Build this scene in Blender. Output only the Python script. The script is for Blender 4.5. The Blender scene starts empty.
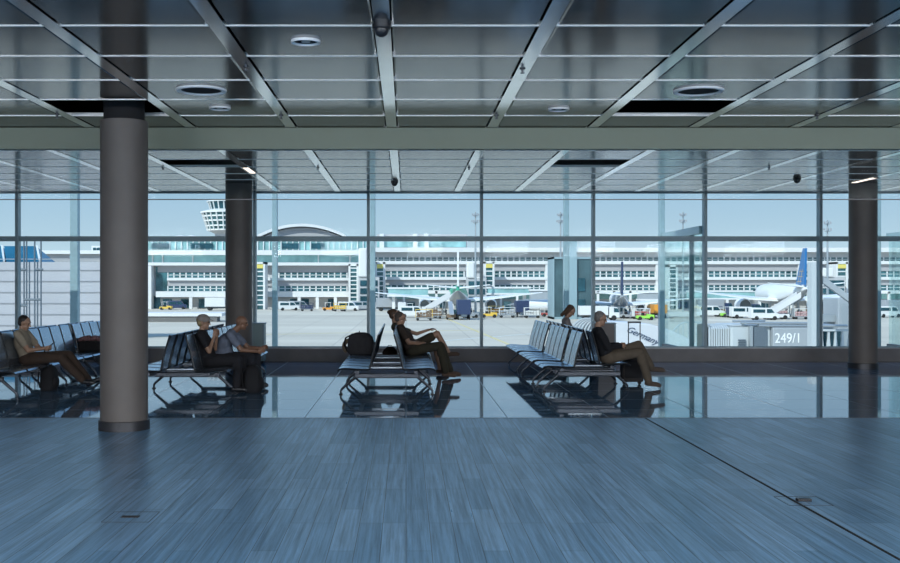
import bpy, bmesh, math, random
import numpy as np
from mathutils import Vector, Matrix
random.seed(7)
S = bpy.context.scene
COL = S.collection
PI = math.pi
FILL_ENERGY = 120.0  # power of each fill panel added behind the viewer
F = 1050.0; CX = 406.0; CY = 285.0; H = 1.7
HC = 2.06; CEIL = H + HC            # ceiling plane
def XY(px, Y): return (px-CX)*Y/F
def ZY(py, Y): return H-(py-CY)*Y/F
def YC(py): return F*HC/(CY-py)     # depth of a ceiling point
def YF(py): return F*H/(py-CY)      # depth of a floor point

# ------------------------------------------------------------------ materials
def new_mat(name):
    m = bpy.data.materials.new(name); m.use_nodes = True
    nt = m.node_tree
    return m, nt, nt.nodes['Principled BSDF']
def mat(name, col, rough=.6, metal=0., var=0., scale=8., bump=0., bscale=60., spec=None, stretch=None, rvar=0., ior=None):
    m, nt, b = new_mat(name)
    b.inputs['Base Color'].default_value = (*col, 1)
    b.inputs['Roughness'].default_value = rough
    b.inputs['Metallic'].default_value = metal
    if ior: b.inputs['IOR'].default_value = ior
    if spec is not None: b.inputs['Specular IOR Level'].default_value = spec
    tc = nt.nodes.new('ShaderNodeTexCoord')
    mp = nt.nodes.new('ShaderNodeMapping'); nt.links.new(tc.outputs['Object'], mp.inputs[0])
    if stretch: mp.inputs['Scale'].default_value = stretch
    if var:
        n = nt.nodes.new('ShaderNodeTexNoise'); n.inputs['Scale'].default_value = scale; n.inputs['Detail'].default_value = 4
        nt.links.new(mp.outputs[0], n.inputs['Vector'])
        r = nt.nodes.new('ShaderNodeMapRange')
        r.inputs[1].default_value = .3; r.inputs[2].default_value = .7
        r.inputs[3].default_value = 1-var; r.inputs[4].default_value = 1+var
        nt.links.new(n.outputs[0], r.inputs[0])
        mx = nt.nodes.new('ShaderNodeVectorMath'); mx.operation = 'SCALE'
        mx.inputs[0].default_value = col; nt.links.new(r.outputs[0], mx.inputs['Scale'])
        nt.links.new(mx.outputs[0], b.inputs['Base Color'])
        if rvar:
            q = nt.nodes.new('ShaderNodeMapRange'); q.inputs[3].default_value = rough-rvar; q.inputs[4].default_value = rough+rvar
            nt.links.new(n.outputs[0], q.inputs[0]); nt.links.new(q.outputs[0], b.inputs['Roughness'])
    if bump:
        n = nt.nodes.new('ShaderNodeTexNoise'); n.inputs['Scale'].default_value = bscale; n.inputs['Detail'].default_value = 3
        nt.links.new(mp.outputs[0], n.inputs['Vector'])
        bp = nt.nodes.new('ShaderNodeBump'); bp.inputs['Strength'].default_value = bump; bp.inputs['Distance'].default_value = .01
        nt.links.new(n.outputs[0], bp.inputs['Height']); nt.links.new(bp.outputs[0], b.inputs['Normal'])
    return m

def wood_floor():
    m, nt, b = new_mat('wood_floor')
    L = nt.links.new
    tc = nt.nodes.new('ShaderNodeTexCoord')
    mp = nt.nodes.new('ShaderNodeMapping'); mp.inputs['Rotation'].default_value = (0, 0, PI/2)
    L(tc.outputs['Object'], mp.inputs[0])
    br = nt.nodes.new('ShaderNodeTexBrick')
    br.inputs['Scale'].default_value = 1
    br.inputs['Brick Width'].default_value = 1.25; br.inputs['Row Height'].default_value = .165
    br.inputs['Mortar Size'].default_value = .0025; br.inputs['Mortar Smooth'].default_value = .2
    br.offset = .37; br.offset_frequency = 3
    br.inputs['Color1'].default_value = (.10, .25, .43, 1); br.inputs['Color2'].default_value = (.19, .38, .60, 1)
    br.inputs['Mortar'].default_value = (.02, .03, .045, 1)
    L(mp.outputs[0], br.inputs[0])
    m2 = nt.nodes.new('ShaderNodeMapping'); m2.inputs['Scale'].default_value = (34, .8, 1)
    L(tc.outputs['Object'], m2.inputs[0])
    n = nt.nodes.new('ShaderNodeTexNoise'); n.inputs['Scale'].default_value = 1; n.inputs['Detail'].default_value = 6; n.inputs['Roughness'].default_value = .7
    L(m2.outputs[0], n.inputs['Vector'])
    r = nt.nodes.new('ShaderNodeMapRange'); r.inputs[1].default_value = .32; r.inputs[2].default_value = .68; r.inputs[3].default_value = .55; r.inputs[4].default_value = 1.35
    L(n.outputs[0], r.inputs[0])
    mx = nt.nodes.new('ShaderNodeVectorMath'); mx.operation = 'SCALE'; L(br.outputs['Color'], mx.inputs[0]); L(r.outputs[0], mx.inputs['Scale'])
    L(mx.outputs[0], b.inputs['Base Color'])
    q = nt.nodes.new('ShaderNodeMapRange'); q.inputs[1].default_value = .3; q.inputs[2].default_value = .7; q.inputs[3].default_value = .38; q.inputs[4].default_value = .27
    L(n.outputs[0], q.inputs[0]); L(q.outputs[0], b.inputs['Roughness'])
    bp = nt.nodes.new('ShaderNodeBump'); bp.inputs['Strength'].default_value = .06; bp.inputs['Distance'].default_value = .002; b.inputs['IOR'].default_value = 2.1
    L(n.outputs[0], bp.inputs['Height']); L(bp.outputs[0], b.inputs['Normal'])
    return m
def tile_floor():
    m, nt, b = new_mat('tile_floor')
    L = nt.links.new
    tc = nt.nodes.new('ShaderNodeTexCoord')
    br = nt.nodes.new('ShaderNodeTexBrick')
    br.inputs['Scale'].default_value = 1
    br.inputs['Brick Width'].default_value = 1.3; br.inputs['Row Height'].default_value = 1.3; br.offset = 0
    br.inputs['Mortar Size'].default_value = .007; br.inputs['Mortar Smooth'].default_value = .3
    br.inputs['Color1'].default_value = (.13, .26, .41, 1); br.inputs['Color2'].default_value = (.155, .29, .45, 1)
    br.inputs['Mortar'].default_value = (.02, .03, .04, 1)
    L(tc.outputs['Object'], br.inputs[0]); L(br.outputs['Color'], b.inputs['Base Color'])
    q = nt.nodes.new('ShaderNodeMapRange'); q.inputs[3].default_value = .035; q.inputs[4].default_value = .4
    L(br.outputs['Fac'], q.inputs[0]); L(q.outputs[0], b.inputs['Roughness'])
    n = nt.nodes.new('ShaderNodeTexNoise'); n.inputs['Scale'].default_value = 1.6; n.inputs['Detail'].default_value = 2
    L(tc.outputs['Object'], n.inputs['Vector'])
    bp = nt.nodes.new('ShaderNodeBump'); bp.inputs['Strength'].default_value = .05; bp.inputs['Distance'].default_value = .01
    L(n.outputs[0], bp.inputs['Height']); L(bp.outputs[0], b.inputs['Normal'])
    b.inputs['IOR'].default_value = 2.8
    return m
def apron_mat():
    m, nt, b = new_mat('apron_concrete')
    L = nt.links.new
    tc = nt.nodes.new('ShaderNodeTexCoord')
    br = nt.nodes.new('ShaderNodeTexBrick')
    br.inputs['Scale'].default_value = 1; br.offset = 0
    br.inputs['Brick Width'].default_value = 7.5; br.inputs['Row Height'].default_value = 7.5
    br.inputs['Mortar Size'].default_value = .09
    br.inputs['Color1'].default_value = (.60, .535, .44, 1); br.inputs['Color2'].default_value = (.64, .575, .475, 1)
    br.inputs['Mortar'].default_value = (.50, .45, .38, 1)
    L(tc.outputs['Object'], br.inputs[0])
    mp = nt.nodes.new('ShaderNodeMapping'); mp.inputs['Scale'].default_value = (.02, .09, 1); L(tc.outputs['Object'], mp.inputs[0])
    n = nt.nodes.new('ShaderNodeTexNoise'); n.inputs['Scale'].default_value = 1; n.inputs['Detail'].default_value = 5
    L(mp.outputs[0], n.inputs['Vector'])
    r = nt.nodes.new('ShaderNodeMapRange'); r.inputs[1].default_value = .3; r.inputs[2].default_value = .7; r.inputs[3].default_value = .86; r.inputs[4].default_value = 1.1
    L(n.outputs[0], r.inputs[0])
    mx = nt.nodes.new('ShaderNodeVectorMath'); mx.operation = 'SCALE'; L(br.outputs['Color'], mx.inputs[0]); L(r.outputs[0], mx.inputs['Scale'])
    L(mx.outputs[0], b.inputs['Base Color']); b.inputs['Roughness'].default_value = .9
    return m
def glass_mat(name, tint, refl=.5, rough=0.0):
    m = bpy.data.materials.new(name); m.use_nodes = True
    nt = m.node_tree; nt.nodes.clear(); L = nt.links.new
    out = nt.nodes.new('ShaderNodeOutputMaterial'); mx = nt.nodes.new('ShaderNodeMixShader')
    t = nt.nodes.new('ShaderNodeBsdfTransparent'); t.inputs[0].default_value = (*tint, 1)
    g = nt.nodes.new('ShaderNodeBsdfGlossy'); g.inputs['Roughness'].default_value = rough; g.inputs['Color'].default_value = (.9, .97, 1, 1)
    fr = nt.nodes.new('ShaderNodeFresnel'); fr.inputs[0].default_value = 1.45
    ml = nt.nodes.new('ShaderNodeMath'); ml.operation = 'MULTIPLY'; ml.inputs[1].default_value = refl
    L(fr.outputs[0], ml.inputs[0]); L(ml.outputs[0], mx.inputs[0]); L(t.outputs[0], mx.inputs[1]); L(g.outputs[0], mx.inputs[2]); L(mx.outputs[0], out.inputs[0])
    return m
def emit_mat(name, col, st):
    m, nt, b = new_mat(name)
    b.inputs['Base Color'].default_value = (*col, 1); b.inputs['Emission Color'].default_value = (*col, 1); b.inputs['Emission Strength'].default_value = st
    return m
def louver_mat(name, c1, c2, sc):
    m, nt, b = new_mat(name); L = nt.links.new
    tc = nt.nodes.new('ShaderNodeTexCoord'); w = nt.nodes.new('ShaderNodeTexWave'); w.bands_direction = 'Z'
    w.inputs['Scale'].default_value = sc; L(tc.outputs['Object'], w.inputs['Vector'])
    r = nt.nodes.new('ShaderNodeValToRGB'); r.color_ramp.elements[0].color = (*c1, 1); r.color_ramp.elements[1].color = (*c2, 1)
    L(w.outputs['Fac'], r.inputs[0]); L(r.outputs[0], b.inputs['Base Color']); b.inputs['Roughness'].default_value = .6
    return m

M = {}
M['wood'] = wood_floor(); M['tile'] = tile_floor(); M['apron'] = apron_mat()
M['panel'] = mat('ceiling_panel_metal', (.03, .028, .026), .13, 0., ior=1.8, var=.10, scale=2.2, stretch=(1, 2, 1), rvar=.03)
M['rail'] = mat('ceiling_rail', (.9, .91, .92), .3, .6)
M['strip'] = mat('ceiling_strip', (.86, .86, .85), .13, 1.0, var=.05, scale=4)
M['void'] = mat('ceiling_void', (.012, .012, .014), .9)
M['beam'] = mat('beam_paint', (.23, .265, .205), .5, 0, var=.04, scale=1)
M['column'] = mat('column_paint', (.135, .118, .108), .55, 0, var=.08, scale=3, bump=.08, bscale=180)
M['colbase'] = mat('column_base_steel', (.05, .05, .055), .4, .5)
M['wall'] = mat('wall_pale', (.62, .62, .62), .7, 0, var=.05, scale=2)
M['sill'] = mat('sill_paint', (.19, .18, .18), .5, .1, var=.1, scale=3)
M['sill_grille'] = mat('sill_top', (.45, .47, .48), .4, .5)
M['mullion'] = mat('mullion_metal', (.24, .33, .37), .4, .1, var=.05)
M['post'] = mat('post_metal', (.34, .46, .50), .45, .3, var=.05)
M['glass'] = glass_mat('window_glass', (.88, .95, .97), .12)
M['curtain'] = glass_mat('curtain_glass', (.955, .975, .98), .12)
M['vglass'] = glass_mat('vestibule_glass', (.86, .95, .94), .3)
M['seat'] = mat('seat_perforated_metal', (.38, .46, .56), .24, .85, var=.06, scale=10)
M['seatblk'] = mat('seat_edge_black', (.012, .014, .018), .4, .2)
M['leg'] = mat('bench_leg_metal', (.05, .055, .065), .3, .8)
M['bar'] = mat('bench_cross_bar', (.30, .34, .38), .28, .9)
M['white'] = mat('white_cladding', (.74, .74, .735), .6, 0, var=.03, scale=.5)
M['ltgrey'] = mat('light_grey_cladding', (.50, .50, .51), .6, 0, var=.04, scale=.6)
M['louver'] = louver_mat('grey_louvers', (.36, .35, .36), (.47, .46, .47), 2.2)
M['fglass'] = mat('facade_glass', (.05, .14, .16), .15, .2, var=.5, scale=.35)
M['tglass'] = mat('teal_glass', (.34, .58, .58), .12, .3, var=.3, scale=.25)
M['dglass'] = mat('dark_teal_glass', (.03, .10, .13), .1, .4, var=.4, scale=.5)
M['bglass'] = mat('blue_teal_skylight', (.03, .20, .30), .12, .5, var=.2, scale=1)
M['corr'] = mat('grey_corrugated_cladding', (.44, .44, .47), .6, 0, var=.06, scale=.4)
M['yellow'] = mat('yellow_band', (.75, .62, .15), .6)
M['plane'] = mat('aircraft_white', (.86, .87, .88), .28, 0)
M['planegrey'] = mat('aircraft_grey', (.42, .44, .47), .3, .2)
M['green'] = mat('aircraft_green', (.02, .42, .24), .3)
M['navy'] = mat('aircraft_navy', (.03, .05, .12), .35)
M['tailblue'] = mat('aircraft_blue', (.02, .17, .42), .3)
M['gold'] = mat('tail_gold_lines', (.7, .5, .25), .4)
M['rubber'] = mat('rubber', (.02, .02, .02), .8)
M['steel'] = mat('galvanised_steel', (.45, .48, .50), .4, .6)
M['jetgrey'] = mat('jet_bridge_grey', (.36, .39, .42), .55, 0, var=.05, scale=1)
M['jetdark'] = mat('jet_bridge_dark', (.12, .15, .18), .5)
M['bellow'] = mat('jet_bridge_bellow', (.50, .54, .56), .75)
M['lettering'] = mat('white_lettering', (.92, .92, .92), .5)
M['ink'] = mat('dark_blue_lettering', (.03, .06, .12), .5)
M['line_y'] = mat('yellow_ground_paint', (.72, .60, .30), .8)
M['line_w'] = mat('white_ground_paint', (.82, .82, .78), .8)
M['skin'] = mat('skin', (.42, .25, .17), .5, 0, var=.06, scale=30)
M['darkskin'] = mat('tanned_skin', (.26, .14, .09), .5, 0, var=.06, scale=30)
M['black'] = mat('black_fabric', (.014, .014, .017), .85, 0, bump=.2, bscale=120)
M['blackpl'] = mat('black_plastic', (.015, .015, .018), .35)
M['lamp'] = emit_mat('lamp_diffuser', (1.0, .82, .70), 1.3)
M['eye'] = mat('eye', (.05, .04, .04), .2)
def fabric(name, col): 
    M[name] = mat(name, col, .9, 0, var=.12, scale=14, bump=.35, bscale=45)
    return M[name]

# ------------------------------------------------------------------ mesh builder
class MB:
    def __init__(s): s.v = []; s.f = []; s.mi = []; s.cur = 0
    def m(s, i): s.cur = i; return s
    def add(s, vs, fs):
        o = len(s.v); s.v += [tuple(v) for v in vs]; s.f += [[o+i for i in f] for f in fs]; s.mi += [s.cur]*len(fs); return s
    def box(s, x0, x1, y0, y1, z0, z1, mtx=None):
        vs = [Vector((x, y, z)) for z in (z0, z1) for y in (y0, y1) for x in (x0, x1)]
        if mtx: vs = [mtx @ v for v in vs]
        return s.add(vs, [(0,2,3,1),(4,5,7,6),(0,1,5,4),(2,6,7,3),(0,4,6,2),(1,3,7,5)])
    def bar(s, a, b, w, h=None, up=(0,0,1)):
        a = Vector(a); b = Vector(b); d = (b-a).normalized(); h = h or w
        u = Vector(up); 
        if abs(d.dot(u)) > .98: u = Vector((1,0,0))
        sd = d.cross(u).normalized(); u = sd.cross(d).normalized()
        vs = [p+sd*i*w/2+u*j*h/2 for p in (a, b) for (i, j) in ((-1,-1),(1,-1),(1,1),(-1,1))]
        return s.add(vs, [(3,2,1,0),(4,5,6,7),(0,1,5,4),(1,2,6,5),(2,3,7,6),(3,0,4,7)])
    def tube(s, pts, r, n=8, radii=None, cap=True):
        pts = [Vector(p) for p in pts]; rings = []; pu = None
        for i, p in enumerate(pts):
            d = (pts[min(i+1, len(pts)-1)]-pts[max(i-1, 0)]).normalized()
            if pu is None:
                u = Vector((0,0,1)) if abs(d.z) < .9 else Vector((1,0,0))
            else: u = pu
            sd = d.cross(u).normalized(); u = sd.cross(d).normalized(); pu = u
            rr = radii[i] if radii else r
            rings.append([p+(sd*math.cos(2*PI*k/n)+u*math.sin(2*PI*k/n))*rr for k in range(n)])
        vs = [v for r_ in rings for v in r_]; fs = []
        for i in range(len(pts)-1):
            for k in range(n):
                a = i*n+k; b = i*n+(k+1) % n; fs.append((a, b, b+n, a+n))
        if cap: fs.append(tuple(range(n))[::-1]); fs.append(tuple((len(pts)-1)*n+k for k in range(n)))
        return s.add(vs, fs)
    def lathe(s, prof, c=(0,0,0), n=32, axis='z', cap=True, mtx=None, sy=1.0):
        vs = []
        for (r, h) in prof:
            for k in range(n):
                a = 2*PI*k/n; p = (r*math.cos(a), r*math.sin(a)*sy, h)
                if axis == 'y': p = (p[0], h, p[1])
                if axis == 'x': p = (h, p[0], p[1])
                v = Vector(p)
                if mtx: v = mtx @ v
                vs.append(v+Vector(c))
        fs = []
        for i in range(len(prof)-1):
            for k in range(n):
                a = i*n+k; b = i*n+(k+1) % n; fs.append((a, b, b+n, a+n))
        if cap: fs.append(tuple(range(n))[::-1]); fs.append(tuple((len(prof)-1)*n+k for k in range(n)))
        return s.add(vs, fs)
    def prism(s, poly, axis, a, b):
        def P(p, t):
            return {'y': (p[0], t, p[1]), 'x': (t, p[0], p[1]), 'z': (p[0], p[1], t)}[axis]
        n = len(poly)
        return s.add([P(p, a) for p in poly]+[P(p, b) for p in poly],
                     [tuple(range(n))[::-1], tuple(range(n, 2*n))]+[(i, (i+1) % n, n+(i+1) % n, n+i) for i in range(n)])
    def ell(s, c, r, mtx=None, nu=20, nv=12):
        vs = []; c = Vector(c)
        for i in range(nv+1):
            t = PI*i/nv
            for k in range(nu):
                a = 2*PI*k/nu; v = Vector((r[0]*math.sin(t)*math.cos(a), r[1]*math.sin(t)*math.sin(a), r[2]*math.cos(t)))
                if mtx: v = mtx @ v
                vs.append(c+v)
        fs = [(i*nu+k, i*nu+(k+1) % nu, (i+1)*nu+(k+1) % nu, (i+1)*nu+k) for i in range(nv) for k in range(nu)]
        return s.add(vs, fs)
    def build(s, name, m, parent=None, smooth=30, bevel=0, loc=None, at=None):
        me = bpy.data.meshes.new(name)
        vs = s.v
        if at is not None: vs = [(v[0]-at[0], v[1]-at[1], v[2]-at[2]) for v in vs]
        me.from_pydata(vs, [], s.f)
        for k in (m if isinstance(m, (list, tuple)) else [m]): me.materials.append(k)
        for p, i in zip(me.polygons, s.mi): p.material_index = i
        bm = bmesh.new(); bm.from_mesh(me); bmesh.ops.remove_doubles(bm, verts=bm.verts, dist=1e-5)
        bmesh.ops.recalc_face_normals(bm, faces=bm.faces); bm.to_mesh(me); bm.free()
        if smooth:
            me.shade_smooth(); me.set_sharp_from_angle(angle=math.radians(smooth))
        o = bpy.data.objects.new(name, me); COL.objects.link(o)
        if at is not None: o.location = at
        if parent: o.parent = parent
        if bevel:
            b = o.modifiers.new('bevel', 'BEVEL'); b.width = bevel; b.segments = 2; b.limit_method = 'ANGLE'
        return o
def box(*a): return MB().box(*a)
def tag(o, label=None, cat=None, group=None, kind=None):
    if label: o['label'] = label
    if cat: o['category'] = cat
    if group: o['group'] = group
    if kind: o['kind'] = kind
    return o
def thing(name, label, cat, loc=(0,0,0), rotz=0, group=None):
    o = bpy.data.objects.new(name, None); COL.objects.link(o); o.location = loc; o.rotation_euler = (0,0,rotz); o.empty_display_size = .1
    return tag(o, label, cat, group)
def struct(name, mb, m, **k): return tag(mb.build(name, m, **k), kind='structure')
def dup(root, loc, label, rotz=None, group=None, scale=None):
    r = root.copy(); COL.objects.link(r); r.location = loc
    if rotz is not None: r.rotation_euler = (0, 0, rotz)
    if scale: r.scale = (scale,)*3
    r['label'] = label
    if group: r['group'] = group
    for ch in list(root.children):
        c = ch.copy(); COL.objects.link(c); c.parent = r
        for g in list(ch.children):
            d = g.copy(); COL.objects.link(d); d.parent = c
    return r

# ------------------------------------------------------------------ camera, world, sun
cam = bpy.data.objects.new('camera', bpy.data.cameras.new('camera')); COL.objects.link(cam)
cam.location = (0, 0, H); cam.rotation_euler = (PI/2, 0, 0)
cam.data.sensor_width = 36; cam.data.lens = F/900*36; cam.data.shift_x = (450-CX)/900; cam.data.shift_y = (CY-281.5)/900
cam.data.clip_end = 5000
S.camera = cam
w = bpy.data.worlds.new('world'); S.world = w; w.use_nodes = True
nt = w.node_tree; bg = nt.nodes['Background']
tc = nt.nodes.new('ShaderNodeTexCoord'); sp = nt.nodes.new('ShaderNodeSeparateXYZ'); nt.links.new(tc.outputs['Generated'], sp.inputs[0])
ramp = nt.nodes.new('ShaderNodeValToRGB'); cr = ramp.color_ramp
cr.elements[0].position = 0; cr.elements[0].color = (.62, .71, .76, 1)
cr.elements[1].position = 1; cr.elements[1].color = (.10, .24, .55, 1)
e = cr.elements.new(.045); e.color = (.47, .58, .67, 1)
e = cr.elements.new(.09); e.color = (.37, .50, .63, 1)
e = cr.elements.new(.28); e.color = (.32, .52, .80, 1)
nt.links.new(sp.outputs['Z'], ramp.inputs[0]); nt.links.new(ramp.outputs[0], bg.inputs[0]); bg.inputs[1].default_value = 1.0
sun = bpy.data.objects.new('sun', bpy.data.lights.new('sun', 'SUN')); COL.objects.link(sun)
sun.data.energy = 3.6; sun.data.angle = .009; sun.data.color = (1, .955, .89)
sun.rotation_euler = Vector((.55, .62, -.62)).to_track_quat('-Z', 'Y').to_euler()
S.view_settings.view_transform = 'Standard'; S.view_settings.look = 'None'; S.view_settings.gamma = 1
S.view_settings.use_curve_mapping = False; S.view_settings.exposure = .30
S.cycles.max_bounces = 10; S.cycles.transparent_max_bounces = 16; S.cycles.diffuse_bounces = 5; S.cycles.glossy_bounces = 5
S.cycles.use_denoising = True; S.cycles.sample_clamp_indirect = 4; S.cycles.sample_clamp_direct = 12; S.cycles.caustics_reflective = False; S.cycles.caustics_refractive = False

# ------------------------------------------------------------------ room shell
XL, XR, YB, YW = -15.0, 18.5, -6.0, 23.3
CARP = YF(418)
struct('floor', box(XL, XR, YB, CARP, -.3, 0), M['wood'], smooth=0)
struct('floor_tiles', box(XL, XR, CARP+.004, YW+.1, -.3, 0), M['tile'], smooth=0)
o = struct('trim_1', box(XL, XR, CARP-.012, CARP+.012, 0, .004), M['leg'], smooth=0)
XS = (645-CX)*CARP/F
struct('trim_2', box(XS-.012, XS+.012, YB, CARP-.02, 0, .002), M['void'], smooth=0)
struct('wall_back', box(XL, XR, YB-.2, YB, CEIL-.15, CEIL+.45).box(XL, XR, YB-.2, YB, -.3, .12), M['wall'], smooth=0)
bw = MB()  # glazing added in the unseen back wall to let in fill daylight
for k in range(15): bw.box(XL+k*(XR-XL)/14-.04, XL+k*(XR-XL)/14+.04, YB-.15, YB-.02, .12, CEIL-.15)
bw = struct('window_back', bw, M['mullion'] if 'mullion' in M else M['wall'], smooth=0)
MB().box(XL, XR, YB-.1, YB-.09, .12, CEIL-.15).build('glass', M['glass'], bw, smooth=0)
struct('wall_left', box(XL-.2, XL, YB, YW, 0, CEIL), M['wall'], smooth=0)
struct('wall_right', box(XR, XR+.2, YB, YW, 0, CEIL), M['wall'], smooth=0)
# solid slab over the void
struct('roof_slab', box(XL-.3, XR+.3, YB-.3, YW+.5, CEIL+.45, CEIL+.9), M['wall'], smooth=0)
struct('wall_header', box(XL-.3, XR+.3, YW-.05, YW+.25, CEIL, CEIL+.45), M['post'], smooth=0)
# metal panels
X0 = -26*YC(0)/F; DX = 181.6*HC/285
Y0 = YC(25.5); DY = (YC(99.5)-Y0)/3
SW = 18*YC(0)/F/2
strips = [X0+DX*k for k in range(-11, 15)]
rows = [Y0+DY*k for k in range(-13, 14)]+[YW-.05]
def hole(x, y):
    i = int((x-X0)//DX); j = int((y-Y0)//DY)
    return (i, j) in ((-3, 3), (2, 3), (-3, 8), (2, 8))
mb = MB()
for a, b in zip(strips[:-1], strips[1:]):
    for c, d in zip(rows[:-1], rows[1:]):
        if d-c < .05 or hole((a+b)/2, (c+d)/2): continue
        x0, x1, y0, y1 = a+SW+.012, b-SW-.012, c+.012, d-.012
        bz = .012
        mb.add([(x0, y0, CEIL+.03), (x1, y0, CEIL+.03), (x1, y1, CEIL+.03), (x0, y1, CEIL+.03),
                (x0, y0, CEIL+bz), (x1, y0, CEIL+bz), (x1, y1, CEIL+bz), (x0, y1, CEIL+bz),
                (x0+.015, y0+.015, CEIL), (x1-.015, y0+.015, CEIL), (x1-.015, y1-.015, CEIL), (x0+.015, y1-.015, CEIL)],
               [(3,2,1,0), (0,1,5,4), (1,2,6,5), (2,3,7,6), (3,0,4,7), (4,5,9,8), (5,6,10,9), (6,7,11,10), (7,4,8,11), (8,9,10,11)])
struct('ceiling', mb, M['panel'], smooth=0)
struct('ceiling_void', box(XL, XR, YB, YW, CEIL+.40, CEIL+.44), M['void'], smooth=0)
n = 3
for x in strips:
    struct('trim_%d' % n, box(x-SW, x+SW, YB+.02, YW-.06, CEIL-.004, CEIL+.04), M['strip'], smooth=0); n += 1
for y in rows[:-1]:
    mb = MB()
    for a, b in zip(strips[:-1], strips[1:]): mb.box(a+SW+.002, b-SW-.002, y-.015, y+.015, CEIL-.006, CEIL+.035)
    struct('trim_%d' % n, mb, M['rail'], smooth=0); n += 1
# beam with glass smoke curtain
YBM = YC(127)
struct('trim_%d' % n, box(XL, XR, YBM, YBM+.12, ZY(149, YBM), CEIL-.006), M['beam'], smooth=0, bevel=.006); n += 1
cx0 = XY(340, YBM+.05); cw = (XY(738.6, YBM+.05)-cx0)/2; zb = ZY(199, YBM+.05)
k = -4
while cx0+cw*k < XR-.5:
    a = max(XL, cx0+cw*k)+.004; b = min(XR, cx0+cw*(k+1))-.004
    if b > a+.3:
        place = 'behind the dark left column' if k == -2 else None
        lab = {-4: 'at the far left end of the beam', -3: 'above the man with the phone', -2: 'over the baseball cap woman', -1: 'left of the centre bench',
               0: 'over the centre bench couple', 1: 'over the long row of pale seats', 2: 'over the rolling suitcase', 3: 'over the rightmost pillar'}.get(k, 'at the far right end of the beam, pane %s' % ('inner' if k == 4 else 'outer' if k == 5 else 'last'))
        o = box(a, b, YBM+.05, YBM+.058, zb, ZY(149, YBM)).build('smoke_curtain_pane', M['curtain'], smooth=0, at=((a+b)/2, YBM+.05, zb))
        MB().box(-(b-a)/2, (b-a)/2, -.004, .012, -.012, 0).build('bottom_edge', M['sill'], o, smooth=0)
        tag(o, 'clear glass pane under the beam, ' + lab, 'glass pane', 'glass panes hanging under the beam')
    k += 1

# columns
def column(px, yb, ps, label):
    Y = yb; x = px; r = .275
    t = thing('column', label, 'column', (x, Y, 0))
    top = CEIL-(.13 if ps else -.02)
    MB().lathe([(r, .0), (r, top)], n=64).build('shaft', M['column'], t)
    if ps: MB().lathe([(r*.86, top), (r*.86, CEIL+.38)], n=48).build('neck', M['void'], t)
    MB().lathe([(r+.02, .0), (r+.02, .11), (r+.005, .115)], n=64).build('base_ring', M['colbase'], t)
    return t
column(XY(124.2, 12.4), 12.4, 1, 'thick round dark column standing nearest, on the wood floor edge')
column(XY(239, 21.5), 21.5, 0, 'round grey pillar behind the two people on the second bench')
column(XY(863, 21.5), 21.5, 0, 'round grey pillar at the right by the window')

# ------------------------------------------------------------------ window wall
struct('wall_window', box(XL, XR, YW-.1, YW+.12, 0, .298), M['sill'], smooth=0, bevel=.008)
struct('trim_%d' % n, box(XL, XR, YW-.105, YW+.12, .298, .312), M['sill_grille'], smooth=0); n += 1
MX0 = XY(481.6, 23.25); MD = 112.6*23.25/F
ms = [XY(p, 23.25) for p in (-218, -101, 17, 136, 254.5, 368.3, 481.6, 593.6, 705.4, 820.5, 935, 1050, 1165)]
edges = [XL]+ms+[XR]
ZT = ZY(238.6, 23.2)
for i, (a, b) in enumerate(zip(edges[:-1], edges[1:])):
    if b-a < .1: continue
    mb = MB()
    if i: mb.box(a-.032, a+.032, YW-.09, YW+.1, .312, CEIL+.01)
    mb.box(a+.032, b-.032, YW-.05, YW+.06, ZT-.055, ZT+.055)
    mb.box(a+.032, b-.032, YW-.03, YW+.05, .312, .34)
    mb.box(a+.032, b-.032, YW-.03, YW+.05, CEIL-.03, CEIL+.01)
    f = struct('window_%d' % (i+1), mb, M['mullion'], smooth=0)
    g = MB().box(a+.03, b-.03, YW+.004, YW+.012, .33, ZT-.05).box(a+.03, b-.03, YW+.004, YW+.012, ZT+.05, CEIL-.02).build('glass', M['glass'], f, smooth=0)
# outer facade posts
for px in (75, 275, 372.8, 566, 661.5, 877):
    x = XY(px, 27); ww = .13 if px != 75 else .2
    struct('trim_%d' % n, box(x-ww/2, x+ww/2, 26.9, 27.1, -4.5, CEIL+.9), M['post'], smooth=0, bevel=.01); n += 1
# glazed vestibule walls outside the window
def vestibule(x, y0, y1, label, doory):
    t = thing('glass_vestibule', label, 'glass partition', (x, y0, 0))
    MB().box(-.005, .005, 0, y1-y0, .2, 2.85).build('glass', M['vglass'], t, smooth=0)
    MB().box(-.07, .07, 0, y1-y0, 2.85, 3.02).build('top_rail', M['post'], t, smooth=0)
    MB().box(-.05, .05, doory-.03, doory+.03, -.3, 2.85).build('post', M['mullion'], t, smooth=0)
    MB().box(-.06, .06, 0, y1-y0, -.4, .2).build('bottom_rail', M['sill'], t, smooth=0)
    MB().bar((-.11, doory-.2, 1.12), (-.11, doory+.2, 1.12), .03).bar((-.11, doory-.1, 1.12), (-.05, doory-.1, 1.12), .02).bar((-.11, doory+.1, 1.12), (-.05, doory+.1, 1.12), .02).build('handle', M['steel'], t)
vestibule(XY(702, YW+.15), YW+.15, 26.85, 'glass side wall of the gate passage beyond the window, right of the suitcase', .85)
vestibule(12.35, YW+.15, 26.85, 'glass partition seen right of the rightmost pillar', 1.6)

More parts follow.
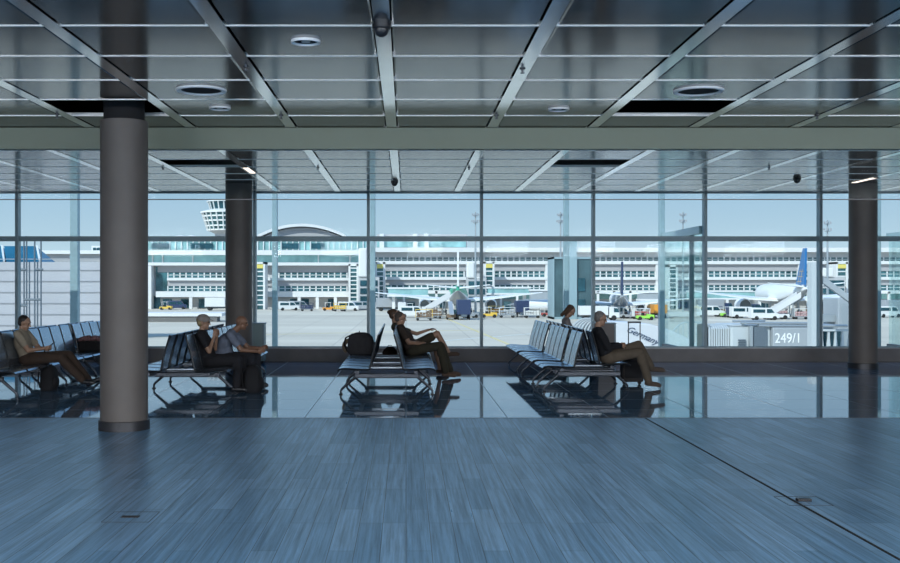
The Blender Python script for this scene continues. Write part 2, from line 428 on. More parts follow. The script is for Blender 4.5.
# ------------------------------------------------------------------ ceiling fittings
def downlight(x, y, r, label, big):
    t = thing('downlight' if big else 'spot_light', label, 'ceiling light', (x, y, CEIL), group='large round ceiling lights' if big else 'small round ceiling spots')
    MB().lathe([(r*.80, -.004), (r*.84, -.022), (r*.97, -.022), (r, -.01), (r, -.001)], n=48, cap=False).build('trim_ring', M['lettering'], t, smooth=60)
    MB().lathe([(r*.81, -.006), (r*.78, -.001)], n=48).build('dark_well', M['void'], t)
    if not big: MB().lathe([(r*.3, -.014), (r*.3, -.006)], n=24).build('lens', M['steel'], t)
HX = lambda k: X0+DX*(k+.5)
downlight(HX(-2), YC(89.5), .265, 'large round recessed ceiling light just right of the near column', True)
downlight(HX(2), YC(90.3), .265, 'large round recessed ceiling light in the right half of the ceiling', True)
downlight(HX(-1), YC(40.5), .125, 'small round ceiling spot nearest the top of the view', False)
downlight(HX(-2), YC(107.3), .125, 'small round ceiling spot behind the left large light', False)
downlight(HX(1), YC(108.5), .125, 'small round ceiling spot in front of the beam, right of middle', False)
def dome(px, py, label):
    y = YC(py); t = thing('dome_camera', label, 'camera', (XY(px, y), y, CEIL-.004), group='dark domes on the ceiling strips')
    MB().lathe([(.075, 0), (.075, -.03), (.068, -.04)], n=28).build('housing', M['blackpl'], t)
    MB().ell((0, 0, -.04), (.06, .06, .06)).build('dome', M['blackpl'], t)
dome(381.5, 24, 'black dome camera on the middle ceiling strip near the viewer')
dome(394.5, 181, 'black dome camera on the middle ceiling strip close to the window')
dome(797, 178, 'black dome camera on a ceiling strip far to the right')
def sprinkler(px, py, label):
    y = YC(py); t = thing('sprinkler_head', label, 'sprinkler', (XY(px, y), y, CEIL-.004), group='sprinkler heads in the ceiling strips')
    MB().lathe([(.028, 0), (.028, -.008), (.01, -.012), (.008, -.04), (.022, -.042), (.022, -.046)], n=16).build('head', M['leg'], t)
    for s in (-1, 1): MB().bar((s*.014, 0, -.012), (s*.014, 0, -.042), .004).build('frame_arm', M['leg'], t)
for px, py, l in ((246, 66, 'sprinkler head above and right of the left large light'), (281, 115, 'sprinkler head left of middle just before the beam'),
                  (522.5, 68, 'sprinkler head on the strip right of the middle one'), (496.5, 115, 'sprinkler head right of middle just before the beam'),
                  (817, 115, 'sprinkler head far right just before the beam'), (57, 114, 'sprinkler head left of the near column'),
                  (469, 167, 'sprinkler head behind the beam right of the middle'), (318, 167, 'sprinkler head behind the beam left of the middle'),
                  (769, 167, 'sprinkler head behind the beam at the right'), (163, 167, 'sprinkler head behind the beam near the left column')):
    sprinkler(px, py, l)
for k, py, l in ((-2, 170, 'lit strip lamp above the second bench pillar'), (7, 180, 'lit strip lamp beside the rightmost pillar')):
    y = YC(py); x = X0+DX*k
    t = thing('strip_lamp', 'small pale '+l, 'ceiling light', (x, y, CEIL-.004), group='small lit strip lamps')
    MB().box(-SW*.7, SW*.7, -.5, .5, -.006, 0).build('diffuser', M['lamp'], t, smooth=0)
    for s in (-1, 1): MB().box(-SW*.8, SW*.8, s*.51-.01, s*.51+.01, -.01, 0).build('end_cap', M['leg'], t, smooth=0)

# rows of fill panels added behind the viewer to brighten the hall, unseen
for i, x in enumerate((-11.5, -7.6, -3.7, .2, 4.1, 8.0, 11.9, 15.8)):
    for j, y in enumerate((-5.0, -3.0, -1.0)):
        t = thing('panel_lamp', 'tilted white panel lamp hung under the ceiling behind the viewer', 'ceiling light', (x+.65, y, CEIL-.38), group='panel lamps behind the viewer')
        t.rotation_euler = (math.radians(38), 0, 0)
        MB().box(-.85, .85, -.52, .52, .01, .05).build('housing', M['rail'], t, smooth=0)
        MB().box(-.8, .8, -.48, .48, .0, .012).build('diffuser', M['lamp'], t, smooth=0)
        for s in (-1, 1): MB().bar((s*.6, 0, .05), (s*.6, .17, .40), .015).build('hanger', M['leg'], t)
        l = bpy.data.lights.new('panel_light', 'AREA'); l.shape = 'RECTANGLE'; l.size = 1.6; l.size_y = .96; l.energy = FILL_ENERGY; l.color = (.93, .96, 1)
        lo = bpy.data.objects.new('panel_light', l); COL.objects.link(lo); lo.parent = t; lo.location = (0, 0, -.02)
# floor boxes in the wood floor
def floor_box(px, py, label, open_):
    y = YF(py); x = XY(px, y)
    t = thing('floor_socket', label, 'floor socket', (x, y, 0), group='floor sockets')
    fr = MB()
    for a in (-1, 1):
        fr.box(a*.17-.002, a*.17+.002, -.17, .17, 0, .002); fr.box(-.17, .17, a*.17-.003, a*.17+.003, 0, .002)
    fr.build('lid_frame', M['leg'], t, smooth=0)
    MB().box(-.05 if open_ else -.07, .06, -.03, .03, 0, .022 if open_ else .006).build('cable_flap', M['blackpl'], t, smooth=0, bevel=.004)
floor_box(803, 501, 'floor socket with raised black flap on the right by the dark floor seam', True)
floor_box(131, 517, 'flat floor socket in the wood floor below the near column', False)

# ------------------------------------------------------------------ benches
PITCH = .55
prof_seat = [(.745, .385), (.73, .405), (.66, .418), (.52, .412), (.38, .402), (.29, .400)]
prof_back = [(.275, .402), (.255, .42), (.243, .46), (.225, .56), (.19, .70), (.145, .85), (.12, .935), (.108, .94)]
def sheet(prof, s, y0, y1, th=.012, dz=0):
    mb = MB(); n = len(prof)
    vs = []
    for y in (y0, y1):
        for off in (0, 1):
            for i, (u, z) in enumerate(prof):
                a = Vector(prof[max(i-1, 0)]); b = Vector(prof[min(i+1, n-1)]); d = (b-a).normalized(); nn = Vector((d.y, -d.x))
                vs.append((s*(u+nn.x*th*off), y, z+nn.y*th*off))
    fs = []
    for i in range(n-1):
        fs += [(i, i+1, 2*n+i+1, 2*n+i), (n+i, 3*n+i, 3*n+i+1, n+i+1), (i, n+i, n+i+1, i+1), (2*n+i, 2*n+i+1, 3*n+i+1, 3*n+i)]
    fs += [(0, 2*n, 3*n, n), (n-1, 2*n-1, 4*n-1, 3*n-1)]
    return mb.add(vs, fs)
proto = {}
def seat_parts(t, s, yc):
    if s not in proto:
        proto[s] = None
        h = PITCH/2-.036
        a = sheet(prof_seat, s, -h, h); b = sheet(prof_back, s, -h, h)
        me = [(a.build('seat', M['seat'], t), 'seat'), (b.build('backrest', M['seat'], t), 'backrest')]
        for sy in (-1, 1):
            me.append((MB().tube([(s*u, sy*(h+.016), z) for u, z in prof_seat[:-1]+prof_back], .015, 8).build('side_rail', M['seatblk'], t), 'side_rail'))
        proto[s] = [m[0] for m in me]
        for o in proto[s]: o.location = (0, yc, 0)
        return
    for o in proto[s]:
        c = o.copy(); COL.objects.link(c); c.parent = t; c.location = (0, yc, 0)
def bench(axis, y0, nl, nr, frames, label, group='rows of back to back metal seats', offl=0, offr=0):
    t = thing('waiting_bench', label, 'bench', (axis, y0, 0), group=group)
    for k in range(nl): seat_parts(t, -1, offl+(k+.5)*PITCH)
    for k in range(nr): seat_parts(t, 1, offr+(k+.5)*PITCH)
    L = max(offl+nl*PITCH, offr+nr*PITCH)
    for s, nn, of in ((-1, nl, offl), (1, nr, offr)):
        if nn: MB().box(s*.45-.03, s*.45+.03, of+.03, of+nn*PITCH-.03, .335, .385).build('beam', M['leg'], t, smooth=0, bevel=.005)
    for (y, l, r) in frames:
        MB().box(-.50, .50, y-.035, y+.035, .255, .33).build('cross_bar', M['leg'], t, smooth=0, bevel=.012)
        for s in ([-1] if l else [])+([1] if r else []):
            MB().tube([(s*.44, y, .31), (s*.69, y, .09), (s*.71, y, .06), (s*.71, y, .012)], .02, 10,
                      radii=[.027, .020, .017, .015]).build('leg', M['leg'], t)
            MB().lathe([(.035, 0), (.035, .008), (.014, .022)], (s*.71, y, 0), n=20).build('foot_pad', M['blackpl'], t)
    for k in range(1, int(L/PITCH)+1, 2):
        MB().box(-.27, .27, k*PITCH-.03, k*PITCH+.03, .385, .40).build('spacer_plate', M['bar'], t, smooth=0)
    return t
std = [(.25, 1, 1), (1.95, 1, 1)]
bench(-6.5, 15.4, 4, 4, std, 'dark blue double-sided seat row at the far left, nearest section')
bench(-6.5, 17.65, 4, 4, std, 'dark blue double-sided seat row at the far left, middle section')
bench(-6.5, 20.0, 4, 4, std, 'dark blue double-sided seat row at the far left, section with the black bag')
bench(-3.43, 15.75, 4, 4, [(.75, 0, 1), (1.5, 1, 1)], 'double-sided seat row under the woman in a cap and the bald man')
bench(-3.43, 18.2, 4, 4, std, 'double-sided seat row in front of the left window pillar, farther section')
bench(-.30, 16.05, 4, 4, std, 'double-sided seat row in the centre, near section with empty striped seats')
bench(-.30, 18.4, 4, 4, std, 'double-sided seat row in the centre, far section under the seated couple')
bench(2.90, 16.5, 2, 1, [(.15, 1, 0), (.62, 0, 1), (.98, 1, 0)], 'right seat group, nearest section with two pale seats', offr=.55)
bench(2.90, 17.85, 4, 4, std, 'right seat group, middle section of four pale seats')
bench(2.90, 20.35, 4, 4, std, 'right seat group, farthest section by the window')

# ------------------------------------------------------------------ people
def prim_cap(a, b, ra, rb, n=14):
    a = Vector(a); b = Vector(b); d = b-a; L = d.length
    q = Vector((0, 0, 1)).rotation_difference(d.normalized()).to_matrix() if L > 1e-6 else Matrix.Identity(3)
    pr = [(max(ra*math.cos(t), 1e-4), -ra*math.sin(t)) for t in (PI/2*.999, PI/3, PI/6, 0)]+[(max(rb*math.cos(t), 1e-4), L+rb*math.sin(t)) for t in (0, PI/6, PI/3, PI/2*.999)]
    m = MB().lathe(pr, n=n, mtx=q, c=a)
    return m.v, m.f
def merged(prims, name, m, parent, voxel, infl=0, smooth=4):
    vs = []; fs = []
    for p in prims:
        if p[0] == 'c': v, f = prim_cap(p[1], p[2], p[3]+infl, p[4]+infl)
        else:
            q = MB().ell(p[1], [r+infl for r in p[2]], p[3]); v, f = q.v, q.f
        o = len(vs); vs += v; fs += [[o+i for i in ff] for ff in f]
    me = bpy.data.meshes.new(name); me.from_pydata([tuple(v) for v in vs], [], fs)
    bm = bmesh.new(); bm.from_mesh(me); bmesh.ops.remove_doubles(bm, verts=bm.verts, dist=1e-4); bmesh.ops.recalc_face_normals(bm, faces=bm.faces); bm.to_mesh(me); bm.free()
    t = bpy.data.objects.new('tmp', me); COL.objects.link(t)
    r = t.modifiers.new('r', 'REMESH'); r.mode = 'VOXEL'; r.voxel_size = voxel
    s = t.modifiers.new('s', 'SMOOTH'); s.factor = .5; s.iterations = smooth
    dg = bpy.context.evaluated_depsgraph_get(); dg.update()
    out = bpy.data.meshes.new_from_object(t.evaluated_get(dg))
    bpy.data.objects.remove(t); bpy.data.meshes.remove(me)
    out.name = name; out.materials.clear(); out.materials.append(m); out.shade_smooth()
    o = bpy.data.objects.new(name, out); COL.objects.link(o); o.parent = parent
    return o
def hand_prims(wr, d, n_, side=1, curl=.5):
    wr = Vector(wr); d = Vector(d).normalized(); n_ = Vector(n_); n_ = (n_-d*n_.dot(d)).normalized(); s = d.cross(n_).normalized()*side
    mt = Matrix((d, s, n_)).transposed()
    P = [('e', wr+d*.045, (.05, .038, .016), mt)]
    for i, ln in enumerate((.066, .076, .071, .055)):
        b = wr+d*.082+s*(i-1.5)*.019
        d1 = (d*math.cos(curl)+n_*math.sin(curl)).normalized(); d2 = (d*math.cos(2.1*curl)+n_*math.sin(2.1*curl)).normalized()
        k = b+d1*ln*.55; P += [('c', b-d*.02, k, .0088, .0082), ('c', k, k+d2*ln*.5, .0082, .007)]
    b = wr+d*.025-s*.03; t1 = (d*.7-s*.65+n_*.35).normalized(); t2 = (d*.9-s*.2+n_*.5).normalized()
    P += [('c', b, b+t1*.035, .0115, .010), ('c', b+t1*.035, b+t1*.035+t2*.03, .010, .0085)]
    return P
def person(label, Y, J, skin, shirt, pants, shoe, hair=None, sleeve='short', bare_legs=False, cap=None, glasses=False, bun=False, longhair=False, female=False, belly=0):
    """J: X,Z (world) and dy for pelvis chest neck head, per side shoulder elbow wrist hip knee ankle toe; head = (x, z, pitch, yaw)"""
    ox = J['pelvis'][0]
    def V(p): return Vector((p[0]-ox, p[2] if len(p) > 2 else 0, p[1]))
    t = thing('person', label, 'person', (ox, Y, 0))
    sw = .165 if female else .19
    pel = V(J['pelvis']); ch = V(J['chest']); nk = V(J['neck']); hx, hz, pitch, yaw = J['head']
    hd = Vector((hx-ox, J.get('hdy', 0), hz))
    f = Vector((math.cos(pitch)*math.cos(yaw), math.cos(pitch)*math.sin(yaw), math.sin(pitch))); l = Vector((-math.sin(yaw), math.cos(yaw), 0)); u = f.cross(l).normalized()
    mt = Matrix((f, l, u)).transposed()
    def Hp(a, b, c): return hd+f*a+l*b+u*c
    sp = (nk-pel).normalized(); fw = sp.cross(Vector((0, -1, 0))).normalized()
    if fw.x < 0: fw = -fw
    mtorso = lambda dz: Matrix((Vector((dz.z, 0, -dz.x)).normalized(), Vector((0, 1, 0)), dz)).transposed()
    mid = (pel+ch)/2
    d1 = (ch-pel).normalized(); d2 = (nk-ch).normalized()
    torso = [('e', pel, (.125, .17, .12), mtorso(d1)), ('e', mid+fw*belly*.4, (.11+belly*.4, .145 if female else .155, .15), mtorso(d1)),
             ('e', ch, (.115 if not female else .12, .155 if female else .175, .17), mtorso(d2)), ('e', nk-d2*.05, (.075, .14, .07), mtorso(d2))]
    neck = [('c', nk-d2*.03, hd-u*.05-f*.015, .055 if not female else .046, .052 if not female else .043)]
    head = [('e', Hp(-.008, 0, .025), (.097, .077, .088), mt), ('e', Hp(.022, 0, -.045), (.062, .057, .068), mt), ('e', Hp(.058, 0, -.092), (.024, .026, .02), mt),
            ('c', Hp(.083, 0, .012), Hp(.104, 0, -.026), .009, .0125), ('c', Hp(.082, -.018, -.056), Hp(.082, .018, -.056), .010, .010),
            ('c', Hp(.078, -.035, .03), Hp(.078, .035, .03), .013, .013),
            ('e', Hp(-.008, .078, -.008), (.019, .009, .032), mt), ('e', Hp(-.008, -.078, -.008), (.019, .009, .032), mt)]
    arms = []; uparms = []; fore = []; hands = []; legs = []; th = []; sh = []; feet = []
    for sd, s in (('n', -1), ('f', 1)):
        A = J['arm_'+sd]; shd = Vector((nk.x, 0, nk.z))-d2*.055+Vector((A[3][0] if len(A) > 3 else 0, s*sw, A[3][1] if len(A) > 3 else 0))
        el = Vector((A[0][0]-ox, A[0][2], A[0][1])); wr = Vector((A[1][0]-ox, A[1][2], A[1][1])); hdv = A[2]
        uparms += [('c', shd, el, .056 if not female else .046, .042 if not female else .036)]
        fore += [('c', el, wr, .04 if not female else .034, .026 if not female else .023)]
        dd = Vector(hdv[0]) if hdv[0] else (wr-el)
        hands += hand_prims(wr, dd, hdv[1], side=(1 if s < 0 else -1), curl=hdv[2])
        Lg = J['leg_'+sd]; hp = pel+Vector((.0, s*.09, -.01)); kn = Vector((Lg[0][0]-ox, Lg[0][2], Lg[0][1])); an = Vector((Lg[1][0]-ox, Lg[1][2], Lg[1][1])); toe = Vector((Lg[2][0]-ox, Lg[2][2], Lg[2][1]))
        th += [('c', hp, kn, .088, .06)]
        cf = kn*.68+an*.32-(toe-an).normalized()*.012
        sh += [('c', kn, an, .056, .036), ('c', kn*.85+an*.15, cf, .055, .05)]
        fd = (toe-an); hl = an-fd.normalized()*.045+(an-kn).normalized()*.05
        ball = an+fd*.68+(an-kn).normalized()*.0; 
        feet.append([('c', hl, an+fd*.3+(an-kn).normalized()*.02, .034, .034), ('c', hl, toe-fd*.28, .03, .033), ('c', toe-fd*.28, toe-fd*.08, .033, .024)])
    merged(torso+neck+head+uparms+fore+hands+th+sh+[p for ft in feet for p in ft], 'body', skin, t, .0068, smooth=2)
    sl = [('c', p[1], p[1].lerp(p[2], .62), p[3], p[3]*.92) for p in uparms] if sleeve == 'short' else uparms+[('c', p[1], p[1].lerp(p[2], .9), p[3], p[4]+.006) for p in fore]
    merged(torso[0:1]+torso[1:]+sl, 'shirt' if sleeve == 'short' else 'jacket', shirt, t, .011, infl=.014, smooth=5)
    lg = [('e', pel, (.128, .172, .10), mtorso(d1))]+th+([] if bare_legs else [('c', p[1], p[1].lerp(p[2], .95) if i % 2 == 0 else p[2], p[3]+.004, p[4]+.014) for i, p in enumerate(sh)])
    if bare_legs: lg = lg[:1]+[('c', p[1], p[1].lerp(p[2], .8), p[3], p[4]+.01) for p in th]
    merged(lg, 'shorts' if bare_legs else 'trousers', pants, t, .011, infl=.016, smooth=4)
    for ft in feet: merged(ft, 'shoe', shoe, t, .009, infl=.009, smooth=2)
    if hair:
        hp_ = [('e', Hp(-.028, 0, .042), (.09, .083, .082), mt), ('e', Hp(-.045, 0, .0), (.062, .078, .075), mt)]
        if longhair: hp_ += [('c', Hp(-.06, -.03, .0), Hp(-.085, -.03, -.16), .05, .035), ('c', Hp(-.06, .03, .0), Hp(-.085, .03, -.16), .05, .035), ('c', Hp(-.01, -.07, .02), Hp(-.02, -.075, -.12), .024, .018), ('c', Hp(-.01, .07, .02), Hp(-.02, .075, -.12), .024, .018)]
        if bun: hp_ += [('e', Hp(-.10, 0, .055), (.045, .045, .045), mt)]
        merged(hp_, 'hair', hair, t, .008, smooth=2)
    if cap:
        merged([('e', Hp(-.008, 0, .055), (.108, .092, .078), mt)], 'cap', cap, t, .008, smooth=2)
        MB().add([Hp(.07, -.06, .05), Hp(.07, .06, .05), Hp(.145, .045, .032), Hp(.155, 0, .03), Hp(.145, -.045, .032),
                  Hp(.07, -.06, .058), Hp(.07, .06, .058), Hp(.145, .045, .040), Hp(.155, 0, .038), Hp(.145, -.045, .040)],
                 [(0,1,2,3,4), (9,8,7,6,5), (0,5,6,1), (1,6,7,2), (2,7,8,3), (3,8,9,4), (4,9,5,0)]).build('cap_brim', cap, t)
    if glasses:
        g = MB()
        for s in (-1, 1):
            g.ell(Hp(.094, s*.032, .008), (.004, .024, .018), mt, 12, 8); g.bar(Hp(.088, s*.058, .012), Hp(-.01, s*.083, .008), .004)
        g.bar(Hp(.098, -.01, .01), Hp(.098, .01, .01), .004); g.build('glasses', M['blackpl'], t)
    else:
        for s in (-1, 1): MB().ell(Hp(.0795, s*.03, .005), (.012, .012, .010), mt, 12, 8).build('eye', M['eye'], t)
    return t
sk, dk = M['skin'], M['darkskin']
brown_hair = mat('brown_hair', (.09, .05, .03), .6, 0, var=.3, scale=30); dark_hair = mat('dark_hair', (.02, .016, .014), .6, 0, var=.3, scale=30)
blond_hair = mat('blond_hair', (.35, .26, .14), .6, 0, var=.3, scale=30); grey_hair = mat('grey_hair', (.20, .18, .17), .7, 0, var=.3, scale=30)
stub_hair = mat('cropped_hair', (.10, .08, .07), .8, 0, var=.3, scale=60)
DN = (0, 0, -1)
# far left man with a phone
person('man in a beige t-shirt slouching with stretched legs, looking at a phone, far left', 17.0, dict(
    pelvis=(-6.12, .515), chest=(-6.21, .78), neck=(-6.22, .965), head=(-6.175, 1.085, -.30, 0),
    arm_n=((-6.03, .655, -.24), (-5.83, .68, -.10), (None, (0, 1, .3), .5)), arm_f=((-6.02, .655, .24), (-5.83, .67, .10), (None, (0, -1, .3), .5)),
    leg_n=((-5.56, .535, -.11), (-5.20, .165, -.10), (-5.01, .125, -.11)), leg_f=((-5.50, .56, .12), (-5.16, .13, .10), (-4.96, .17, .12))),
    sk, fabric('beige_tshirt', (.36, .31, .24)), fabric('brown_trousers', (.055, .035, .025)), M['blackpl'], dark_hair)
t = thing('smartphone', 'dark smartphone held by the man in the beige t-shirt', 'phone', (-5.74, 17.0, .735), 0)
t.rotation_euler = (0, .9, 0)
MB().box(-.004, .004, -.038, .038, -.075, .075).build('phone_body', M['blackpl'], t, smooth=0, bevel=.003)
MB().box(-.0055, -.004, -.034, .034, -.068, .068).build('screen', M['dglass'], t, smooth=0)
# woman in a cap
person('woman in black with sunglasses and a pale cap, hands raised to her chin', 16.57, dict(
    pelvis=(-3.10, .515), chest=(-3.18, .76), neck=(-3.235, .965), head=(-3.195, 1.11, -.05, 0),
    arm_n=((-3.07, .66, -.19), (-3.02, .885, -.07), ((.35, .1, 1), (-.5, .6, 0), .7)), arm_f=((-3.05, .68, .2), (-3.00, .89, .07), ((.35, -.1, 1), (-.5, -.6, 0), .7)),
    leg_n=((-2.64, .525, -.09), (-2.66, .10, -.09), (-2.50, .045, -.09)), leg_f=((-2.60, .53, .12), (-2.60, .10, .12), (-2.44, .045, .13))),
    sk, fabric('black_top', (.016, .016, .02)), fabric('black_trousers', (.014, .014, .018)), M['blackpl'], blond_hair, cap=fabric('pale_cap', (.30, .27, .25)), glasses=True, female=True)
# bald man leaning forward
person('bald man in a grey-blue shirt leaning forward, forearm resting on his knee', 17.13, dict(
    pelvis=(-3.05, .515), chest=(-2.96, .76), neck=(-2.81, .945), head=(-2.68, 1.085, -.15, 0),
    arm_n=((-2.66, .655, -.20), (-2.41, .625, -.12), ((1, .1, .12), (0, 1, .1), .6)), arm_f=((-2.60, .66, .20), (-2.38, .66, .13), ((1, -.1, .25), (0, -1, .1), .6)),
    leg_n=((-2.52, .53, -.13), (-2.48, .10, -.13), (-2.31, .045, -.13)), leg_f=((-2.46, .53, .15), (-2.46, .10, .15), (-2.28, .045, .16))),
    dk, fabric('grey_blue_shirt', (.17, .20, .27)), fabric('navy_trousers', (.02, .022, .03)), M['blackpl'], None, belly=.08)
# centre couple
person('man in a dark brown shirt sitting upright on the centre bench, hands on his lap', 19.22, dict(
    pelvis=(.12, .515), chest=(.0, .74), neck=(-.125, .95), head=(-.10, 1.09, -.12, 0),
    arm_n=((.05, .66, -.24), (.27, .63, -.10), (None, (0, 1, -.2), .5)), arm_f=((.06, .66, .23), (.28, .63, .09), (None, (0, -1, -.2), .5)),
    leg_n=((.62, .60, -.12), (.72, .11, -.11), (.90, .045, -.12)), leg_f=((.64, .58, .11), (.82, .11, .10), (1.0, .045, .11))),
    sk, fabric('brown_shirt', (.055, .04, .032)), fabric('olive_trousers', (.05, .045, .03)), fabric('tan_shoe', (.16, .10, .07)), stub_hair)
person('woman with a hair bun stretching her arm to her raised bare knee, centre bench', 19.77, dict(
    pelvis=(.06, .515), chest=(-.09, .76), neck=(-.225, .955), head=(-.215, 1.13, -.05, 0),
    arm_n=((.20, .79, -.20), (.43, .865, -.16), ((1, 0, .25), (0, .2, -1), .5)), arm_f=((.10, .66, .2), (.30, .62, .12), (None, (0, -1, -.2), .5)),
    leg_n=((.585, .79, -.13), (.80, .44, -.12), (.99, .40, -.12)), leg_f=((.56, .53, .12), (.64, .10, .11), (.80, .045, .12))),
    sk, fabric('khaki_top', (.08, .075, .055)), fabric('olive_shorts', (.06, .05, .035)), fabric('brown_shoe', (.12, .08, .06)), brown_hair, bun=True, female=True, bare_legs=True)
# right man
person('grey-haired man in a black jacket and khaki trousers sitting with crossed legs', 17.32, dict(
    pelvis=(3.32, .515), chest=(3.22, .77), neck=(3.15, .985), head=(3.21, 1.145, -.22, 0),
    arm_n=((3.30, .68, -.24), (3.53, .71, -.10), (None, (0, 1, -.2), .6)), arm_f=((3.32, .68, .24), (3.54, .71, .08), (None, (0, -1, -.2), .6)),
    leg_n=((3.83, .60, -.12), (3.98, .12, -.10), (4.17, .045, -.10)), leg_f=((3.84, .71, .03), (4.06, .34, .06), (4.28, .28, .06))),
    sk, fabric('black_jacket', (.012, .013, .017)), fabric('khaki_trousers', (.12, .095, .07)), fabric('brown_leather_shoe', (.09, .065, .05)), grey_hair, sleeve='long')
person('woman in a grey top with brown hair bending her head down, far right bench', 21.15, dict(
    pelvis=(3.30, .515), chest=(3.24, .80), neck=(3.22, 1.02), head=(3.31, 1.175, -.65, -.25),
    arm_n=((3.30, .66, -.19), (3.5, .65, -.08), (None, (0, 1, -.2), .5)), arm_f=((3.3, .66, .2), (3.5, .65, .08), (None, (0, -1, -.2), .5)),
    leg_n=((3.78, .53, -.09), (3.80, .10, -.09), (3.97, .045, -.09)), leg_f=((3.78, .53, .11), (3.78, .10, .11), (3.95, .045, .12))),
    sk, fabric('grey_top', (.26, .23, .23)), fabric('dark_jeans', (.03, .035, .05)), M['blackpl'], brown_hair, longhair=True, female=True, sleeve='long')

# ------------------------------------------------------------------ luggage
def backpack(name, label, x, y, z, w, d, h, m, rz=0, lean=0, cat='backpack'):
    t = thing(name, label, cat, (x, y, z), rz); t.rotation_euler = (0, lean, rz)
    b = MB(); N = 20
    rings = []
    for i, (zz, k) in enumerate(((0, .86), (.06, .97), (.3, 1), (.6, .98), (.8, .88), (.92, .68), (1, .35))):
        rings.append([((abs(math.cos(a))**.6*math.copysign(1, math.cos(a)))*w/2*k, (abs(math.sin(a))**.6*math.copysign(1, math.sin(a)))*d/2*k, zz*h) for a in [2*PI*q/N for q in range(N)]])
    b.add([v for r in rings for v in r], [(i*N+k, i*N+(k+1) % N, (i+1)*N+(k+1) % N, (i+1)*N+k) for i in range(6) for k in range(N)]+[tuple(range(N))[::-1], tuple(6*N+k for k in range(N))])
    b.build('bag_body', m, t, smooth=60)
    MB().ell((w*.46, 0, h*.33), (w*.17, d*.36, h*.24)).build('front_pocket', m, t)
    MB().tube([(-.02, -.03, h*.97), (-.03, -.02, h*1.06), (-.03, .02, h*1.06), (-.02, .03, h*.97)], .007).build('top_handle', M['black'], t)
    for s in (-1, 1):
        MB().tube([(-w*.3, s*d*.25, h*.92), (-w*.56, s*d*.27, h*.75), (-w*.60, s*d*.28, h*.45), (-w*.48, s*d*.3, h*.12)], .012).build('strap', M['black'], t)
    return t
backpack('backpack', 'black backpack on the floor under the legs of the beige t-shirt man', -5.76, 16.95, 0, .24, .34, .41, M['black'])
backpack('backpack', 'black backpack on the floor at the feet of the woman in a cap', -2.42, 16.62, 0, .27, .36, .44, M['black'])
backpack('backpack', 'stuffed dark grey backpack lying on the left seats of the centre bench', -.84, 19.5, .42, .50, .42, .40, fabric('grey_bag', (.06, .06, .068)), cat='backpack')
t = thing('neck_pillow', 'brown ring-shaped neck pillow beside the stuffed backpack', 'pillow', (-1.08, 19.45, .42))
pts = [(.02+.085*math.cos(a), 0, .145+.105*math.sin(a)) for a in [2*PI*k/24*.86-1.1 for k in range(25)]]
MB().tube(pts, .04, 12).build('pillow_ring', fabric('tan_pillow', (.20, .15, .10)), t, smooth=60)
t = thing('hand_bag', 'small brown bag resting between the back to back seats, centre', 'bag', (-.30, 19.63, .40))
MB().lathe([(.13, 0), (.145, .03), (.12, .09), (.07, .135), (.02, .15)], n=24, sy=.7).build('bag_body', fabric('brown_bag', (.07, .04, .03)), t, smooth=60)
MB().tube([(-.05, 0, .13), (-.03, 0, .17), (.03, 0, .17), (.05, 0, .13)], .006).build('handle', M['black'], t)
# carry-on with clothing at far left
t = thing('travel_bag', 'black travel bag lying on the far left seats', 'bag', (-6.02, 20.25, .426))
b = MB(); b.box(-.25, .25, -.2, .2, 0, .2); b.build('bag_body', M['black'], t, bevel=.04)
MB().tube([(-.12, -.205, .12), (-.1, -.23, .2), (.1, -.23, .2), (.12, -.205, .12)], .009).build('handle', M['blackpl'], t)
cm = mat('patterned_cloth', (.30, .17, .18), .9, 0, var=.7, scale=22, bump=.5, bscale=20)
cb = MB()
for i in range(9): cb.ell((-.2+.05*i+random.uniform(-.01, .01), random.uniform(-.08, .08), .02+.03*math.sin(i*.9)**2), (.075, .13, .05), None, 14, 8)
o = cb.build('folded_coat', cm, None, smooth=60); o.location = (-6.02, 20.25, .635); tag(o, 'crumpled pink and grey patterned coat on top of the black travel bag', 'coat')
# suitcase
t = thing('rolling_suitcase', 'dark upright rolling suitcase with raised handle by the grey-haired man', 'suitcase', (3.86, 17.95, 0))
MB().box(-.18, .18, -.12, .12, .05, .56).build('case_body', fabric('suitcase_fabric', (.05, .045, .045)), t, bevel=.03)
MB().box(-.14, .14, -.135, -.12, .12, .42).build('front_pocket', M['black'], t, bevel=.005)
for s in (-1, 1):
    MB().tube([(s*.10+.06, .08, .56), (s*.10+.06, .08, 1.06)], .009).build('handle_rod', M['leg'], t)
    MB().lathe([(.03, -.02), (.03, .02)], (s*.13, 0, .03), n=20, axis='y').build('wheel', M['rubber'], t)
MB().box(-.055, .175, .065, .095, 1.045, 1.075).build('grip', M['blackpl'], t, bevel=.008)
# pedestal cabinets by the window
def cabinet(x0, x1, y0, y1, h, label, m):
    t = thing('low_cabinet', label, 'cabinet', ((x0+x1)/2, (y0+y1)/2, 0)); w_ = (x1-x0)/2; d_ = (y1-y0)/2
    MB().box(-w_, w_, -d_, d_, .06, h-.02).build('body', m, t, smooth=0, bevel=.004)
    MB().box(-w_-.01, w_+.01, -d_-.01, d_+.01, h-.02, h).build('top', M['mullion'], t, smooth=0)
    MB().box(-w_+.03, w_-.03, -d_+.03, d_-.03, 0, .06).build('plinth', M['black'], t, smooth=0)
    MB().box(w_-.035, w_-.005, -d_-.012, -d_, .08, h-.03).build('edge_strip', M['mullion'], t, smooth=0)
cabinet(-3.55, -3.06, 22.65, 22.95, .88, 'pale teal low cabinet right behind the left window pillar', mat('pale_teal_laminate', (.28, .38, .38), .5))
cabinet(4.08, 4.55, 22.75, 23.05, .88, 'grey-brown low cabinet at the window beside the grey-haired man', mat('grey_brown_laminate', (.20, .18, .17), .5))

exec_outside = True
